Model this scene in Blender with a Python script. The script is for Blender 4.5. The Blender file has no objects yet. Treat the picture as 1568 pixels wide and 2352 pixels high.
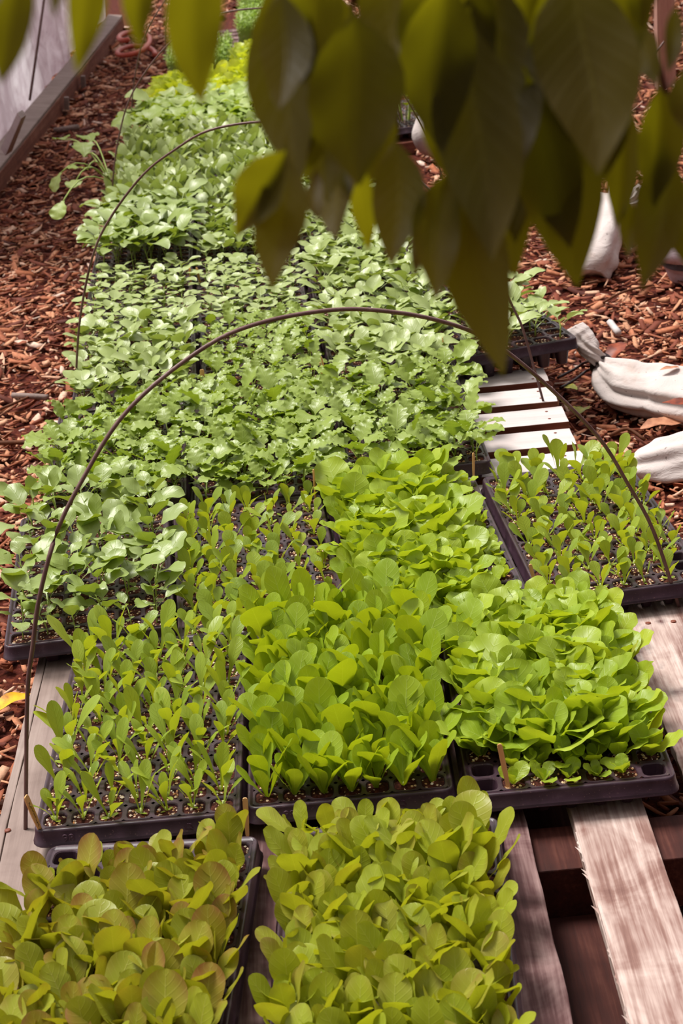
import bpy, math, random
import numpy as np
from mathutils import Vector, Matrix

sc = bpy.context.scene
col = sc.collection
R = math.radians
rng = random.Random(7)
nrs = np.random.RandomState(11)

# ------------------------------------------------------------------ camera
FPX = 4204.49
CAMH, PITCH, ROLL = 1.5116, R(23.113), R(-5.543)
RIM = 0.20            # height of the tray rims above the mulch
DECK = RIM - 0.047    # top of the pallet boards
cd = bpy.data.cameras.new('camera')
cam = bpy.data.objects.new('camera', cd); col.objects.link(cam)
cd.sensor_fit = 'VERTICAL'; cd.sensor_height = 36; cd.lens = FPX / 2352 * 36
cam.matrix_world = Matrix.Translation((0, 0, CAMH)) @ Matrix.Rotation(math.pi/2 - PITCH, 4, 'X') @ Matrix.Rotation(ROLL, 4, 'Z')
cd.dof.use_dof = True; cd.dof.focus_distance = 2.9; cd.dof.aperture_fstop = 12.5
cd.clip_start = 0.05
sc.camera = cam

def ray(px, py):
    a, b = px - 784, py - 1176
    c, s = math.cos(ROLL), math.sin(ROLL)
    x = c*a + s*b; y = -s*a + c*b
    return np.array([x/FPX, math.cos(PITCH) - (y/FPX)*math.sin(PITCH), -math.sin(PITCH) - (y/FPX)*math.cos(PITCH)])
def at(px, py, z=0.0):
    d = ray(px, py); t = (z - CAMH)/d[2]
    return Vector((d[0]*t, d[1]*t, z))
def atd(px, py, dep):
    d = ray(px, py)
    return np.array([d[0]*dep, d[1]*dep, CAMH + d[2]*dep])

# ------------------------------------------------------------------ materials
def srgb(r, g, b):
    f = lambda c: (c/255/12.92) if c/255 <= .04045 else ((c/255+.055)/1.055)**2.4
    return (f(r), f(g), f(b), 1)
class NT:
    def __init__(self, name):
        self.m = bpy.data.materials.new(name); self.m.use_nodes = True
        self.t = self.m.node_tree; self.t.nodes.clear()
        self.out = self.n('ShaderNodeOutputMaterial')
    def n(self, typ, **kw):
        nd = self.t.nodes.new(typ)
        for k, v in kw.items():
            if k in nd.inputs.keys() if isinstance(k, str) else False: nd.inputs[k].default_value = v
            else: setattr(nd, k, v)
        return nd
    def l(self, a, b): self.t.links.new(a, b)
    def math(self, op, a, b=None, clamp=False):
        nd = self.t.nodes.new('ShaderNodeMath'); nd.operation = op; nd.use_clamp = clamp
        for i, v in enumerate((a, b)):
            if v is None: continue
            if isinstance(v, (int, float)): nd.inputs[i].default_value = v
            else: self.l(v, nd.inputs[i])
        return nd.outputs[0]
    def mix(self, f, a, b, mode='MIX'):
        nd = self.t.nodes.new('ShaderNodeMix'); nd.data_type = 'RGBA'; nd.blend_type = mode
        for k, v in ((0, f), (6, a), (7, b)):
            if isinstance(v, (int, float, tuple)): nd.inputs[k].default_value = v
            else: self.l(v, nd.inputs[k])
        return nd.outputs[2]
    def ramp(self, f, stops):
        nd = self.t.nodes.new('ShaderNodeValToRGB'); r = nd.color_ramp
        while len(r.elements) < len(stops): r.elements.new(.5)
        for e, (p, c) in zip(r.elements, stops): e.position = p; e.color = c
        self.l(f, nd.inputs[0]); return nd.outputs[0]
    def noise(self, vec, scale, detail=3, rough=.5, dist=0.):
        nd = self.t.nodes.new('ShaderNodeTexNoise'); nd.inputs['Scale'].default_value = scale
        nd.inputs['Detail'].default_value = detail; nd.inputs['Roughness'].default_value = rough
        nd.inputs['Distortion'].default_value = dist
        if vec is not None: self.l(vec, nd.inputs['Vector'])
        return nd.outputs['Fac']
    def vec(self, kind='Object', scale=(1, 1, 1), rnd=False):
        tc = self.t.nodes.new('ShaderNodeTexCoord')
        mp = self.t.nodes.new('ShaderNodeMapping'); mp.inputs['Scale'].default_value = scale
        self.l(tc.outputs[kind], mp.inputs['Vector'])
        if rnd:
            oi = self.t.nodes.new('ShaderNodeObjectInfo')
            v = self.t.nodes.new('ShaderNodeVectorMath'); v.operation = 'SCALE'
            v.inputs[0].default_value = (13, 7, 5)
            self.l(oi.outputs['Random'], v.inputs['Scale']); self.l(v.outputs[0], mp.inputs['Location'])
        return mp.outputs[0]
    def bsdf(self, color, rough=.6, spec=.4, bump=None, bstr=.3, bdist=.002, **kw):
        b = self.t.nodes.new('ShaderNodeBsdfPrincipled')
        for k, v in (('Base Color', color), ('Roughness', rough), ('Specular IOR Level', spec)):
            if isinstance(v, (int, float, tuple)): b.inputs[k].default_value = v
            else: self.l(v, b.inputs[k])
        for k, v in kw.items(): b.inputs[k.replace('_', ' ')].default_value = v
        if bump is not None:
            bn = self.t.nodes.new('ShaderNodeBump'); bn.inputs['Strength'].default_value = bstr
            bn.inputs['Distance'].default_value = bdist
            self.l(bump, bn.inputs['Height']); self.l(bn.outputs[0], b.inputs['Normal'])
        return b.outputs[0]
    def done(self, sh): self.l(sh, self.out.inputs['Surface']); return self.m

def leaf_mat(name, base, dark, trans, tfac=.35, rough=.42, spec=.45, vein=(0.45, .55, .2, 1), veinf=.45,
             red=None, redamt=0., sidev=9., under=None):
    """a leaf: midrib and side veins in the leaf's own coordinates, differences from leaf to leaf, light let through"""
    k = NT(name)
    uv = k.t.nodes.new('ShaderNodeUVMap'); uv.uv_map = 'UVMap'
    sp = k.t.nodes.new('ShaderNodeSeparateXYZ'); k.l(uv.outputs[0], sp.inputs[0])
    au = k.math('ABSOLUTE', k.math('SUBTRACT', k.math('MULTIPLY', sp.outputs[0], 2.0), 1.0))
    v = sp.outputs[1]
    rib = k.math('SUBTRACT', 1.0, k.math('DIVIDE', au, k.math('MAXIMUM', k.math('SUBTRACT', .11, k.math('MULTIPLY', v, .09)), .012)), clamp=True)
    sv = k.math('SINE', k.math('MULTIPLY', k.math('SUBTRACT', v, k.math('MULTIPLY', au, .22)), sidev*6.28))
    sv = k.math('POWER', k.math('MAXIMUM', sv, 0.0), 6.0)
    oi = k.t.nodes.new('ShaderNodeObjectInfo')
    ta = k.t.nodes.new('ShaderNodeAttribute'); ta.attribute_name = 'tint'
    rn = k.math('FRACT', k.math('ADD', oi.outputs['Random'], ta.outputs['Fac']))
    c = k.mix(rn, dark, base)
    nz = k.noise(k.vec('Object'), 60, 2)
    c = k.mix(k.math('MULTIPLY', nz, .35), c, dark)
    if red:
        rm = k.math('ADD', k.math('MULTIPLY', k.noise(k.vec('Object'), 28, 2), .7), k.math('MULTIPLY', rn, .75))
        rm = k.math('ADD', rm, k.math('MULTIPLY', au, .25))
        rm = k.math('MULTIPLY', k.math('SUBTRACT', rm, .72), redamt*3.0, clamp=True)
        rm = k.math('MULTIPLY', rm, k.math('MULTIPLY', v, 1.1, clamp=True))
        c = k.mix(rm, c, red)
    c = k.mix(k.math('MULTIPLY', rib, veinf), c, vein)
    c = k.mix(k.math('MULTIPLY', sv, veinf*.22), c, vein)
    if under:
        gm = k.t.nodes.new('ShaderNodeNewGeometry')
        c = k.mix(k.math('MULTIPLY', gm.outputs['Backfacing'], .6), c, under)
    hgt = k.math('ADD', k.math('MULTIPLY', sv, -.35), k.math('ADD', k.math('MULTIPLY', rib, -.7), k.math('MULTIPLY', nz, .5)))
    p = k.bsdf(c, rough, spec, bump=hgt, bstr=.35, bdist=.0012)
    tr = k.t.nodes.new('ShaderNodeBsdfTranslucent')
    tc = k.mix(.5, trans, k.mix(1.0, c, trans, 'MULTIPLY'))
    k.l(tc, tr.inputs['Color'])
    ms = k.t.nodes.new('ShaderNodeMixShader'); ms.inputs[0].default_value = tfac
    k.l(p, ms.inputs[1]); k.l(tr.outputs[0], ms.inputs[2])
    return k.done(ms.outputs[0])

M = {}
LT = dict(rough=.38, spec=.4)
M['spoon'] = leaf_mat('narrow_lettuce_leaf', (.42, .52, .05, 1), (.25, .36, .045, 1), (.72, .74, .03, 1), .38, vein=(.14, .22, .03, 1), veinf=.4, **LT)
M['upright'] = leaf_mat('upright_lettuce_leaf', (.42, .54, .035, 1), (.25, .37, .02, 1), (.7, .74, .02, 1), .38, vein=(.55, .66, .2, 1), **LT)
M['broad'] = leaf_mat('broad_lettuce_leaf', (.47, .58, .05, 1), (.28, .40, .03, 1), (.7, .76, .03, 1), .38, vein=(.55, .68, .2, 1), **LT)
M['red'] = leaf_mat('red_lettuce_leaf', (.47, .52, .045, 1), (.32, .38, .03, 1), (.74, .74, .03, 1), .38, vein=(.6, .6, .16, 1),
                    red=(.22, .10, .04, 1), redamt=.38, **LT)
M['redder'] = leaf_mat('redder_lettuce_leaf', (.45, .48, .045, 1), (.30, .33, .03, 1), (.7, .68, .03, 1), .36, vein=(.6, .55, .16, 1),
                       red=(.27, .085, .045, 1), redamt=.55, **LT)
M['kale'] = leaf_mat('kale_leaf', (.31, .40, .20, 1), (.22, .33, .08, 1), (.5, .62, .03, 1), .3, rough=.38, spec=.5, vein=(.5, .58, .32, 1), sidev=6, under=(.33, .42, .04, 1))
M['broc'] = leaf_mat('broccoli_leaf', (.33, .40, .31, 1), (.22, .32, .15, 1), (.5, .6, .03, 1), .28, rough=.38, spec=.55, vein=(.5, .58, .38, 1), sidev=6, under=(.33, .42, .04, 1))
M['cab'] = leaf_mat('cabbage_leaf', (.41, .46, .385, 1), (.30, .37, .23, 1), (.48, .58, .05, 1), .25, rough=.38, spec=.6, vein=(.5, .58, .42, 1), sidev=6, under=(.4, .5, .06, 1))
M['squash'] = leaf_mat('squash_leaf', (.46, .55, .2, 1), (.3, .42, .06, 1), (.65, .78, .06, 1), .3, rough=.45, spec=.5, vein=(.6, .66, .35, 1), sidev=5)
M['yellow'] = leaf_mat('yellow_lettuce_leaf', (.72, .76, .08, 1), (.5, .62, .06, 1), (.9, .9, .06, 1), .4, **LT)
M['micro'] = leaf_mat('micro_leaf', (.46, .6, .16, 1), (.3, .46, .07, 1), (.6, .8, .12, 1), .35, **LT)
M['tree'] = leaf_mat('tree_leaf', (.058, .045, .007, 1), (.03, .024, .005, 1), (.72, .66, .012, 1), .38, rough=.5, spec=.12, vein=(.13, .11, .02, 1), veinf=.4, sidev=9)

def simple(name, c, rough=.6, spec=.4, **kw):
    k = NT(name); return k.done(k.bsdf(c, rough, spec, **kw))
M['stem'] = simple('seedling_stem', (.36, .48, .1, 1), .45)
M['palestem'] = simple('pale_stem', (.5, .6, .22, 1), .45)

def tray_mat():
    k = NT('tray_plastic')
    v = k.vec('Object', rnd=True)
    n = k.noise(v, 30, 5, .6); n2 = k.noise(v, 300, 2)
    c = k.ramp(n, [(.3, srgb(44, 27, 36)), (.62, srgb(62, 42, 54)), (.85, srgb(96, 78, 88))])
    c = k.mix(k.math('MULTIPLY', k.math('GREATER_THAN', n2, .69), .35), c, srgb(130, 100, 95))
    return k.done(k.bsdf(c, .38, .5, bump=n2, bstr=.1, bdist=.0005))
M['tray'] = tray_mat()

def soil_mat():
    k = NT('potting_mix')
    v = k.vec('Object', rnd=True)
    n = k.noise(v, 160, 4, .65)
    c = k.ramp(n, [(.32, srgb(30, 9, 8)), (.52, srgb(66, 28, 20)), (.72, srgb(106, 58, 42))])
    vo = k.t.nodes.new('ShaderNodeTexVoronoi'); vo.inputs['Scale'].default_value = 210; k.l(v, vo.inputs['Vector'])
    sp = k.t.nodes.new('ShaderNodeSeparateColor'); k.l(vo.outputs['Color'], sp.inputs[0])
    per = k.math('MULTIPLY', k.math('GREATER_THAN', sp.outputs[0], .84), k.math('LESS_THAN', vo.outputs['Distance'], .42))
    pc = k.mix(sp.outputs[1], srgb(205, 150, 95), srgb(240, 222, 200))
    c = k.mix(per, c, pc)
    return k.done(k.bsdf(c, .85, .2, bump=k.math('ADD', n, per), bstr=.8, bdist=.002))
M['soil'] = soil_mat()
def perl_mat():
    k = NT('perlite_grain')
    ta = k.t.nodes.new('ShaderNodeAttribute'); ta.attribute_name = 'tint'
    return k.done(k.bsdf(k.ramp(ta.outputs['Fac'], [(0, srgb(190, 130, 80)), (.5, srgb(232, 200, 160)), (1, srgb(250, 240, 228))]), .8, .2))
M['perlite'] = perl_mat()

def wood_mat(name, cols, along, streak=.5, stain=None, rough=.75, white=0., nscale=1.):
    """weathered board; grain runs along the given axis of the board"""
    k = NT(name)
    s1 = [26., 26., 26.]; s1[along] = 1.6
    s2 = [150., 150., 150.]; s2[along] = 6
    v1 = k.vec('Object', tuple(s1), rnd=True); v2 = k.vec('Object', tuple(s2), rnd=True)
    big = k.noise(k.vec('Object', (1, 1, 1), rnd=True), 9*nscale, 4, .6, .6)
    g1 = k.noise(v1, 1, 5, .6, .4); g2 = k.noise(v2, 1, 3, .6)
    f = k.math('ADD', k.math('MULTIPLY', g1, streak), k.math('MULTIPLY', g2, .25))
    f = k.math('ADD', f, k.math('MULTIPLY', big, .75 - streak))
    c = k.ramp(f, cols)
    if stain:
        st = k.math('MULTIPLY', k.math('SUBTRACT', k.math('ADD', k.math('MULTIPLY', big, .7), k.math('MULTIPLY', g1, .45)), stain[1]), stain[2], clamp=True)
        c = k.mix(st, c, stain[0])
    h = k.math('ADD', k.math('MULTIPLY', g1, .6), k.math('MULTIPLY', g2, .6))
    return k.done(k.bsdf(c, rough, .25, bump=h, bstr=.55, bdist=.002))
M['plank'] = wood_mat('grey_plank', [(.25, srgb(98, 80, 74)), (.5, srgb(142, 124, 117)), (.75, srgb(174, 158, 150))], 1, .4, (srgb(112, 88, 80), .62, 3.))
M['plank_b'] = wood_mat('stained_board', [(.32, srgb(44, 20, 22)), (.45, srgb(92, 62, 62)), (.55, srgb(142, 114, 112)), (.68, srgb(198, 178, 172))], 1, .35)
M['plank_c'] = wood_mat('silvered_board', [(.3, srgb(82, 46, 42)), (.42, srgb(134, 102, 94)), (.52, srgb(192, 170, 162)), (.66, srgb(238, 228, 222))], 1, .4, (srgb(84, 46, 44), .60, 7.))
M['plank_d'] = wood_mat('shaded_board', [(.3, srgb(30, 10, 10)), (.5, srgb(66, 30, 24)), (.7, srgb(110, 66, 54))], 1, .5)  # dark reddish wood for beams, bottom boards and one deck board
M['white_board'] = wood_mat('whitewashed_board', [(.22, srgb(150, 122, 116)), (.42, srgb(192, 180, 178)), (.7, srgb(212, 204, 203))], 0, .5, (srgb(120, 70, 52), .74, 6.))
M['raw_wood'] = wood_mat('raw_pallet_wood', [(.3, srgb(70, 30, 24)), (.5, srgb(122, 72, 56)), (.7, srgb(160, 112, 92))], 0, .5)
M['stick'] = wood_mat('marker_stick', [(.3, srgb(226, 160, 100)), (.6, srgb(244, 196, 140)), (.8, srgb(250, 220, 176))], 2, .4)
M['twig'] = wood_mat('twig_bark', [(.3, srgb(66, 34, 20)), (.6, srgb(104, 60, 34)), (.8, srgb(130, 86, 52))], 2, .4)
M['ink'] = simple('pencil_writing', srgb(60, 35, 25), .7)
M['wire'] = wood_mat('rusty_wire', [(.3, srgb(78, 50, 48)), (.55, srgb(124, 96, 92)), (.8, srgb(170, 146, 142))], 2, .3, rough=.45)
M['cord'] = simple('black_cord', srgb(38, 18, 20), .5)
M['nail'] = simple('rusty_nail', srgb(120, 62, 44), .6)
M['dark'] = simple('dark_plastic', srgb(34, 18, 24), .5)

def cloth_mat(name, c1, c2, dirt, amt=.5):
    k = NT(name)
    v = k.vec('Object')
    n = k.noise(v, 11, 5, .6, .5); w = k.noise(k.vec('Object', (1, 1, 1)), 500, 2)
    sp = k.noise(v, 120, 2)
    c = k.mix(n, c1, c2)
    c = k.mix(k.math('MULTIPLY', k.math('SUBTRACT', n, .56), 4*amt, clamp=True), c, dirt)
    c = k.mix(k.math('MULTIPLY', k.math('GREATER_THAN', sp, .71), .55), c, srgb(70, 40, 30))
    wr = k.noise(k.vec('Object', (14, 14, 30)), 1, 4, .6, 2.2)
    return k.done(k.bsdf(c, .75, .2, bump=k.math('ADD', k.math('MULTIPLY', w, .06), wr), bstr=.5, bdist=.007))
M['sack'] = cloth_mat('white_sack_cloth', srgb(216, 206, 202), srgb(182, 168, 164), srgb(178, 142, 118), .4)
M['greysack'] = cloth_mat('grey_sack_cloth', srgb(196, 180, 190), srgb(170, 150, 160), srgb(150, 120, 112), .3)

def chip_mat():
    k = NT('bark_chip')
    ta = k.t.nodes.new('ShaderNodeAttribute'); ta.attribute_name = 'tint'
    v = k.vec('Object')
    n = k.noise(v, 90, 3, .6)
    c = k.ramp(ta.outputs['Fac'], [(0, srgb(70, 28, 20)), (.22, srgb(128, 66, 46)), (.45, srgb(178, 108, 74)), (.68, srgb(214, 156, 120)), (.88, srgb(224, 184, 158)), (1, srgb(238, 216, 202))])
    c = k.mix(k.math('MULTIPLY', k.math('SUBTRACT', n, .35), 1.3, clamp=True), c, srgb(98, 46, 30))
    return k.done(k.bsdf(c, .75, .25, bump=n, bstr=.4, bdist=.002))
M['chip'] = chip_mat()
def ground_mat():
    k = NT('mulch_bed')
    v = k.vec('Object')
    n = k.noise(v, 45, 6, .7); b = k.noise(v, 3, 3)
    c = k.ramp(n, [(.3, srgb(34, 8, 7)), (.5, srgb(82, 32, 22)), (.68, srgb(128, 66, 44)), (.85, srgb(190, 138, 110))])
    return k.done(k.bsdf(c, .9, .15, bump=n, bstr=1., bdist=.012))
M['ground'] = ground_mat()
def film_mat():
    k = NT('plastic_film')
    v = k.vec('Object', (1.0, 6.0, 1.2))
    n = k.noise(v, 1.5, 6, .62, 1.6)
    n2 = k.noise(k.vec('Object', (1., 16., 3.)), 1.6, 4, .6, 1.)
    c = k.ramp(k.math('ADD', k.math('MULTIPLY', n, .6), k.math('MULTIPLY', n2, .4)), [(.35, srgb(160, 140, 148)), (.5, srgb(196, 182, 190)), (.62, srgb(240, 234, 240))])  # pale streaks paint the film's highlights into its colour
    p = k.bsdf(c, .3, .5, bump=k.math('ADD', n, n2), bstr=.8, bdist=.03)
    tr = k.t.nodes.new('ShaderNodeBsdfTranslucent'); k.l(c, tr.inputs['Color'])
    ms = k.t.nodes.new('ShaderNodeMixShader'); ms.inputs[0].default_value = .6
    k.l(p, ms.inputs[1]); k.l(tr.outputs[0], ms.inputs[2])
    return k.done(ms.outputs[0])
M['film'] = film_mat()
def fall_mat(name, a, b, c3):
    k = NT(name)
    n = k.noise(k.vec('Object'), 45, 4, .6)
    return k.done(k.bsdf(k.ramp(n, [(.3, a), (.52, b), (.7, c3)]), .5, .35))
M['fall_yellow'] = fall_mat('yellow_fallen_leaf', srgb(240, 190, 20), srgb(226, 160, 24), srgb(150, 80, 24))
M['fall_brown'] = fall_mat('brown_fallen_leaf', srgb(150, 66, 24), srgb(122, 48, 20), srgb(90, 34, 18))
M['fall_green'] = fall_mat('green_fallen_leaf', srgb(120, 130, 40), srgb(150, 150, 40), srgb(214, 190, 40))
M['fall_tan'] = fall_mat('tan_fallen_leaf', srgb(196, 142, 108), srgb(176, 120, 90), srgb(140, 90, 66))
M['hose'] = simple('orange_hose', srgb(196, 92, 70), .45)
M['pinkwood'] = wood_mat('pinkish_timber', [(.3, srgb(170, 120, 108)), (.6, srgb(206, 164, 148)), (.8, srgb(226, 192, 176))], 2, .4)

# ------------------------------------------------------------------ mesh helpers
def mesh(name, V, F, mats, uv=None, tint=None, smooth=True, mi=None):
    me = bpy.data.meshes.new(name)
    me.from_pydata([tuple(map(float, v)) for v in V], [], [tuple(map(int, f)) for f in F])
    for m in (mats if isinstance(mats, (list, tuple)) else [mats]): me.materials.append(m)
    if uv is not None:
        u = np.asarray(uv, np.float32)
        li = np.empty(len(me.loops), np.int32); me.loops.foreach_get('vertex_index', li)
        lay = me.uv_layers.new(name='UVMap'); lay.data.foreach_set('uv', u[li].ravel())
    if tint is not None:
        a = me.attributes.new('tint', 'FLOAT', 'POINT'); a.data.foreach_set('value', np.asarray(tint, np.float32))
    if smooth: me.polygons.foreach_set('use_smooth', np.ones(len(me.polygons), bool))
    if mi is not None: me.polygons.foreach_set('material_index', np.asarray(mi, np.int32))
    me.update(); return me
class G:
    """collects geometry for one mesh"""
    def __init__(s): s.V, s.F, s.UV, s.T, s.MI = [], [], [], [], []
    def add(s, V, F, uv=None, t=0.0, mi=0):
        b = len(s.V); s.V.extend(V); s.F.extend([tuple(i+b for i in f) for f in F])
        s.UV.extend(uv if uv is not None else [(0, 0)]*len(V)); s.T.extend([t]*len(V)); s.MI.extend([mi]*len(F))
    def mesh(s, name, mats, smooth=True): return mesh(name, s.V, s.F, mats, s.UV, s.T, smooth, s.MI)
def obj(name, me, parent=None, loc=(0, 0, 0), rot=(0, 0, 0), scale=None):
    o = bpy.data.objects.new(name, me); col.objects.link(o)
    o.location = loc; o.rotation_euler = rot
    if scale is not None: o.scale = (scale,)*3 if isinstance(scale, (int, float)) else scale
    if parent: o.parent = parent
    return o
def tag(o, label=None, cat=None, group=None, kind=None):
    for k, v in (('label', label), ('category', cat), ('group', group), ('kind', kind)):
        if v: o[k] = v
    return o
def empty(name, loc=(0, 0, 0), rot=(0, 0, 0)):
    o = obj(name, None, None, loc, rot); o.empty_display_size = .02; return o
def bevel(o, w, seg=2):
    m = o.modifiers.new('edge', 'BEVEL'); m.width = w; m.segments = seg; m.limit_method = 'ANGLE'; return o
def box_me(name, sx, sy, sz, mat, nx=1, ny=1, rough=0.0, r=None):
    """a box round the origin whose top and edges may wander a little, like sawn timber"""
    V, F = [], []
    r = r or rng
    for k in (0, 1):
        for j in range(ny+1):
            for i in range(nx+1):
                ex = r.uniform(-rough, rough) if i in (0, nx) else 0
                ey = r.uniform(-rough, rough) if j in (0, ny) else 0
                V.append((-sx/2 + sx*i/nx + ex, -sy/2 + sy*j/ny + ey, (k-.5)*sz + r.uniform(-rough, rough)*.4))
    w = nx+1; n1 = w*(ny+1); I = lambda i, j, k: k*n1 + j*w + i
    for j in range(ny):
        for i in range(nx):
            F.append((I(i, j, 1), I(i+1, j, 1), I(i+1, j+1, 1), I(i, j+1, 1)))
            F.append((I(i, j, 0), I(i, j+1, 0), I(i+1, j+1, 0), I(i+1, j, 0)))
    for i in range(nx):
        F.append((I(i, 0, 0), I(i+1, 0, 0), I(i+1, 0, 1), I(i, 0, 1)))
        F.append((I(i+1, ny, 0), I(i, ny, 0), I(i, ny, 1), I(i+1, ny, 1)))
    for j in range(ny):
        F.append((I(0, j+1, 0), I(0, j, 0), I(0, j, 1), I(0, j+1, 1)))
        F.append((I(nx, j, 0), I(nx, j+1, 0), I(nx, j+1, 1), I(nx, j, 1)))
    return mesh(name, V, F, mat, smooth=False)
def tube(pts, rad, n=6, cap=True):
    P = [np.array(p, float) for p in pts]; V, F = [], []
    up = np.array([0.31, 0.17, 0.93])
    for i, p in enumerate(P):
        t = P[min(i+1, len(P)-1)] - P[max(i-1, 0)]; t /= np.linalg.norm(t)+1e-12
        a = np.cross(t, up)
        if np.linalg.norm(a) < .15: a = np.cross(t, (1, .2, 0))
        a /= np.linalg.norm(a); b = np.cross(t, a)
        r = rad[i] if isinstance(rad, (list, tuple, np.ndarray)) else rad
        for k in range(n):
            th = 2*math.pi*k/n; V.append(p + r*(a*math.cos(th) + b*math.sin(th)))
    for i in range(len(P)-1):
        for k in range(n):
            F.append((i*n+k, i*n+(k+1) % n, (i+1)*n+(k+1) % n, (i+1)*n+k))
    if cap:
        F.append(tuple(range(n-1, -1, -1))); F.append(tuple((len(P)-1)*n+k for k in range(n)))
    return V, F
def smooth_path(pts, sub=6):
    """Catmull-Rom through the points"""
    P = [np.array(p, float) for p in pts]; P = [2*P[0]-P[1]] + P + [2*P[-1]-P[-2]]
    out = []
    for i in range(1, len(P)-2):
        for s in range(sub):
            t = s/sub
            out.append(.5*((2*P[i]) + (-P[i-1]+P[i+1])*t + (2*P[i-1]-5*P[i]+4*P[i+1]-P[i+2])*t*t + (-P[i-1]+3*P[i]-3*P[i+1]+P[i+2])*t**3))
    out.append(P[-2]); return out

# ------------------------------------------------------------------ leaves
PROF = {
 'spoon': [(0, .16), (.2, .17), (.38, .3), (.55, .66), (.7, .96), (.76, 1), (1, 0)],
 'upright': [(0, .22), (.15, .24), (.3, .42), (.48, .76), (.64, .98), (.72, 1), (1, 0)],
 'broad': [(0, .2), (.12, .24), (.25, .5), (.4, .82), (.55, .98), (.66, 1), (1, 0)],
 'blade': [(0, .075), (.3, .055), (.42, .06), (.455, .2), (.5, .66), (.58, .95), (.68, 1), (.8, .86), (.9, .56), (.96, .28), (1, .03)],
 'roundblade': [(0, .075), (.3, .055), (.4, .06), (.43, .3), (.48, .74), (.57, 1), (.7, 1), (.82, .86), (.92, .56), (.97, .3), (1, .03)],
 'short': [(0, .12), (.2, .1), (.28, .45), (.42, .85), (.6, 1), (.78, .85), (.9, .55), (.97, .25), (1, .02)],
 'peach': [(0, .03), (.06, .035), (.09, .16), (.16, .46), (.27, .8), (.4, .98), (.52, 1), (.66, .85), (.78, .6), (.88, .34), (.95, .14), (1, 0)],
 'oval': [(0, .1), (.08, .4), (.25, .82), (.5, 1), (.75, .85), (.9, .5), (1, 0)],
}
CAP = {'spoon': .76, 'upright': .72, 'broad': .66, 'oval': .5}
def leaf(L, W, prof, elev, bend, az, org, cup=.15, wav=0., freq=3., lobes=0., nl=0, flip=0., twist=0., NL=12, NW=6, r=rng, curl=0.):
    """V, F, UV of one leaf: its midrib rises at elev and bends over, its halves cup up, its margin waves or is lobed"""
    P = np.array(PROF[prof]); S = np.linspace(0, 1, NL+1); T = 1-(1-S)**1.6
    wv = np.interp(T, P[:, 0], P[:, 1])*W*.5
    if prof in CAP:
        t0 = CAP[prof]; wv = np.where(T > t0, W*.5*np.sqrt(np.maximum(0, 1-((T-t0)/(1-t0))**2)), wv)
    ds = np.diff(T)*L
    ang = elev - bend*(T**1.4)
    am = .5*(ang[1:]+ang[:-1])
    x = np.concatenate([[0], np.cumsum(np.cos(am)*ds)]); z = np.concatenate([[0], np.cumsum(np.sin(am)*ds)])
    ph = r.uniform(0, 6.28); ph2 = r.uniform(0, 6.28)
    V, UV, F = [], [], []
    ca, sa = math.cos(az), math.sin(az)
    for i in range(NL+1):
        a = ang[i]; tw = twist*T[i]
        for j in range(NW+1):
            u = -1+2*j/NW; w = wv[i]
            if lobes and T[i] > .3:
                w *= 1 + lobes*math.sin(T[i]*nl*6.28 + ph)*(abs(u)**2)
            lat = u*w*(1-.25*cup*u*u)
            up = w*cup*abs(u)**1.7
            if wav: up += wav*W*abs(u)**2*math.sin(T[i]*freq*6.28 + (ph if u > 0 else ph2))*min(1, wv[i]/(W*.3+1e-9))
            if curl: up -= curl*w*max(0, abs(u)-.45)**1.5*2
            l2 = lat*math.cos(tw) - up*math.sin(tw); u2 = lat*math.sin(tw) + up*math.cos(tw)
            X = x[i] - math.sin(a)*u2; Z = z[i] + math.cos(a)*u2
            V.append((org[0] + ca*X - sa*l2, org[1] + sa*X + ca*l2, org[2] + Z))
            UV.append(((u+1)/2, T[i]))
    n = NW+1
    for i in range(NL):
        for j in range(NW): F.append((i*n+j, i*n+j+1, (i+1)*n+j+1, (i+1)*n+j))
    return V, F, UV

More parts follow.
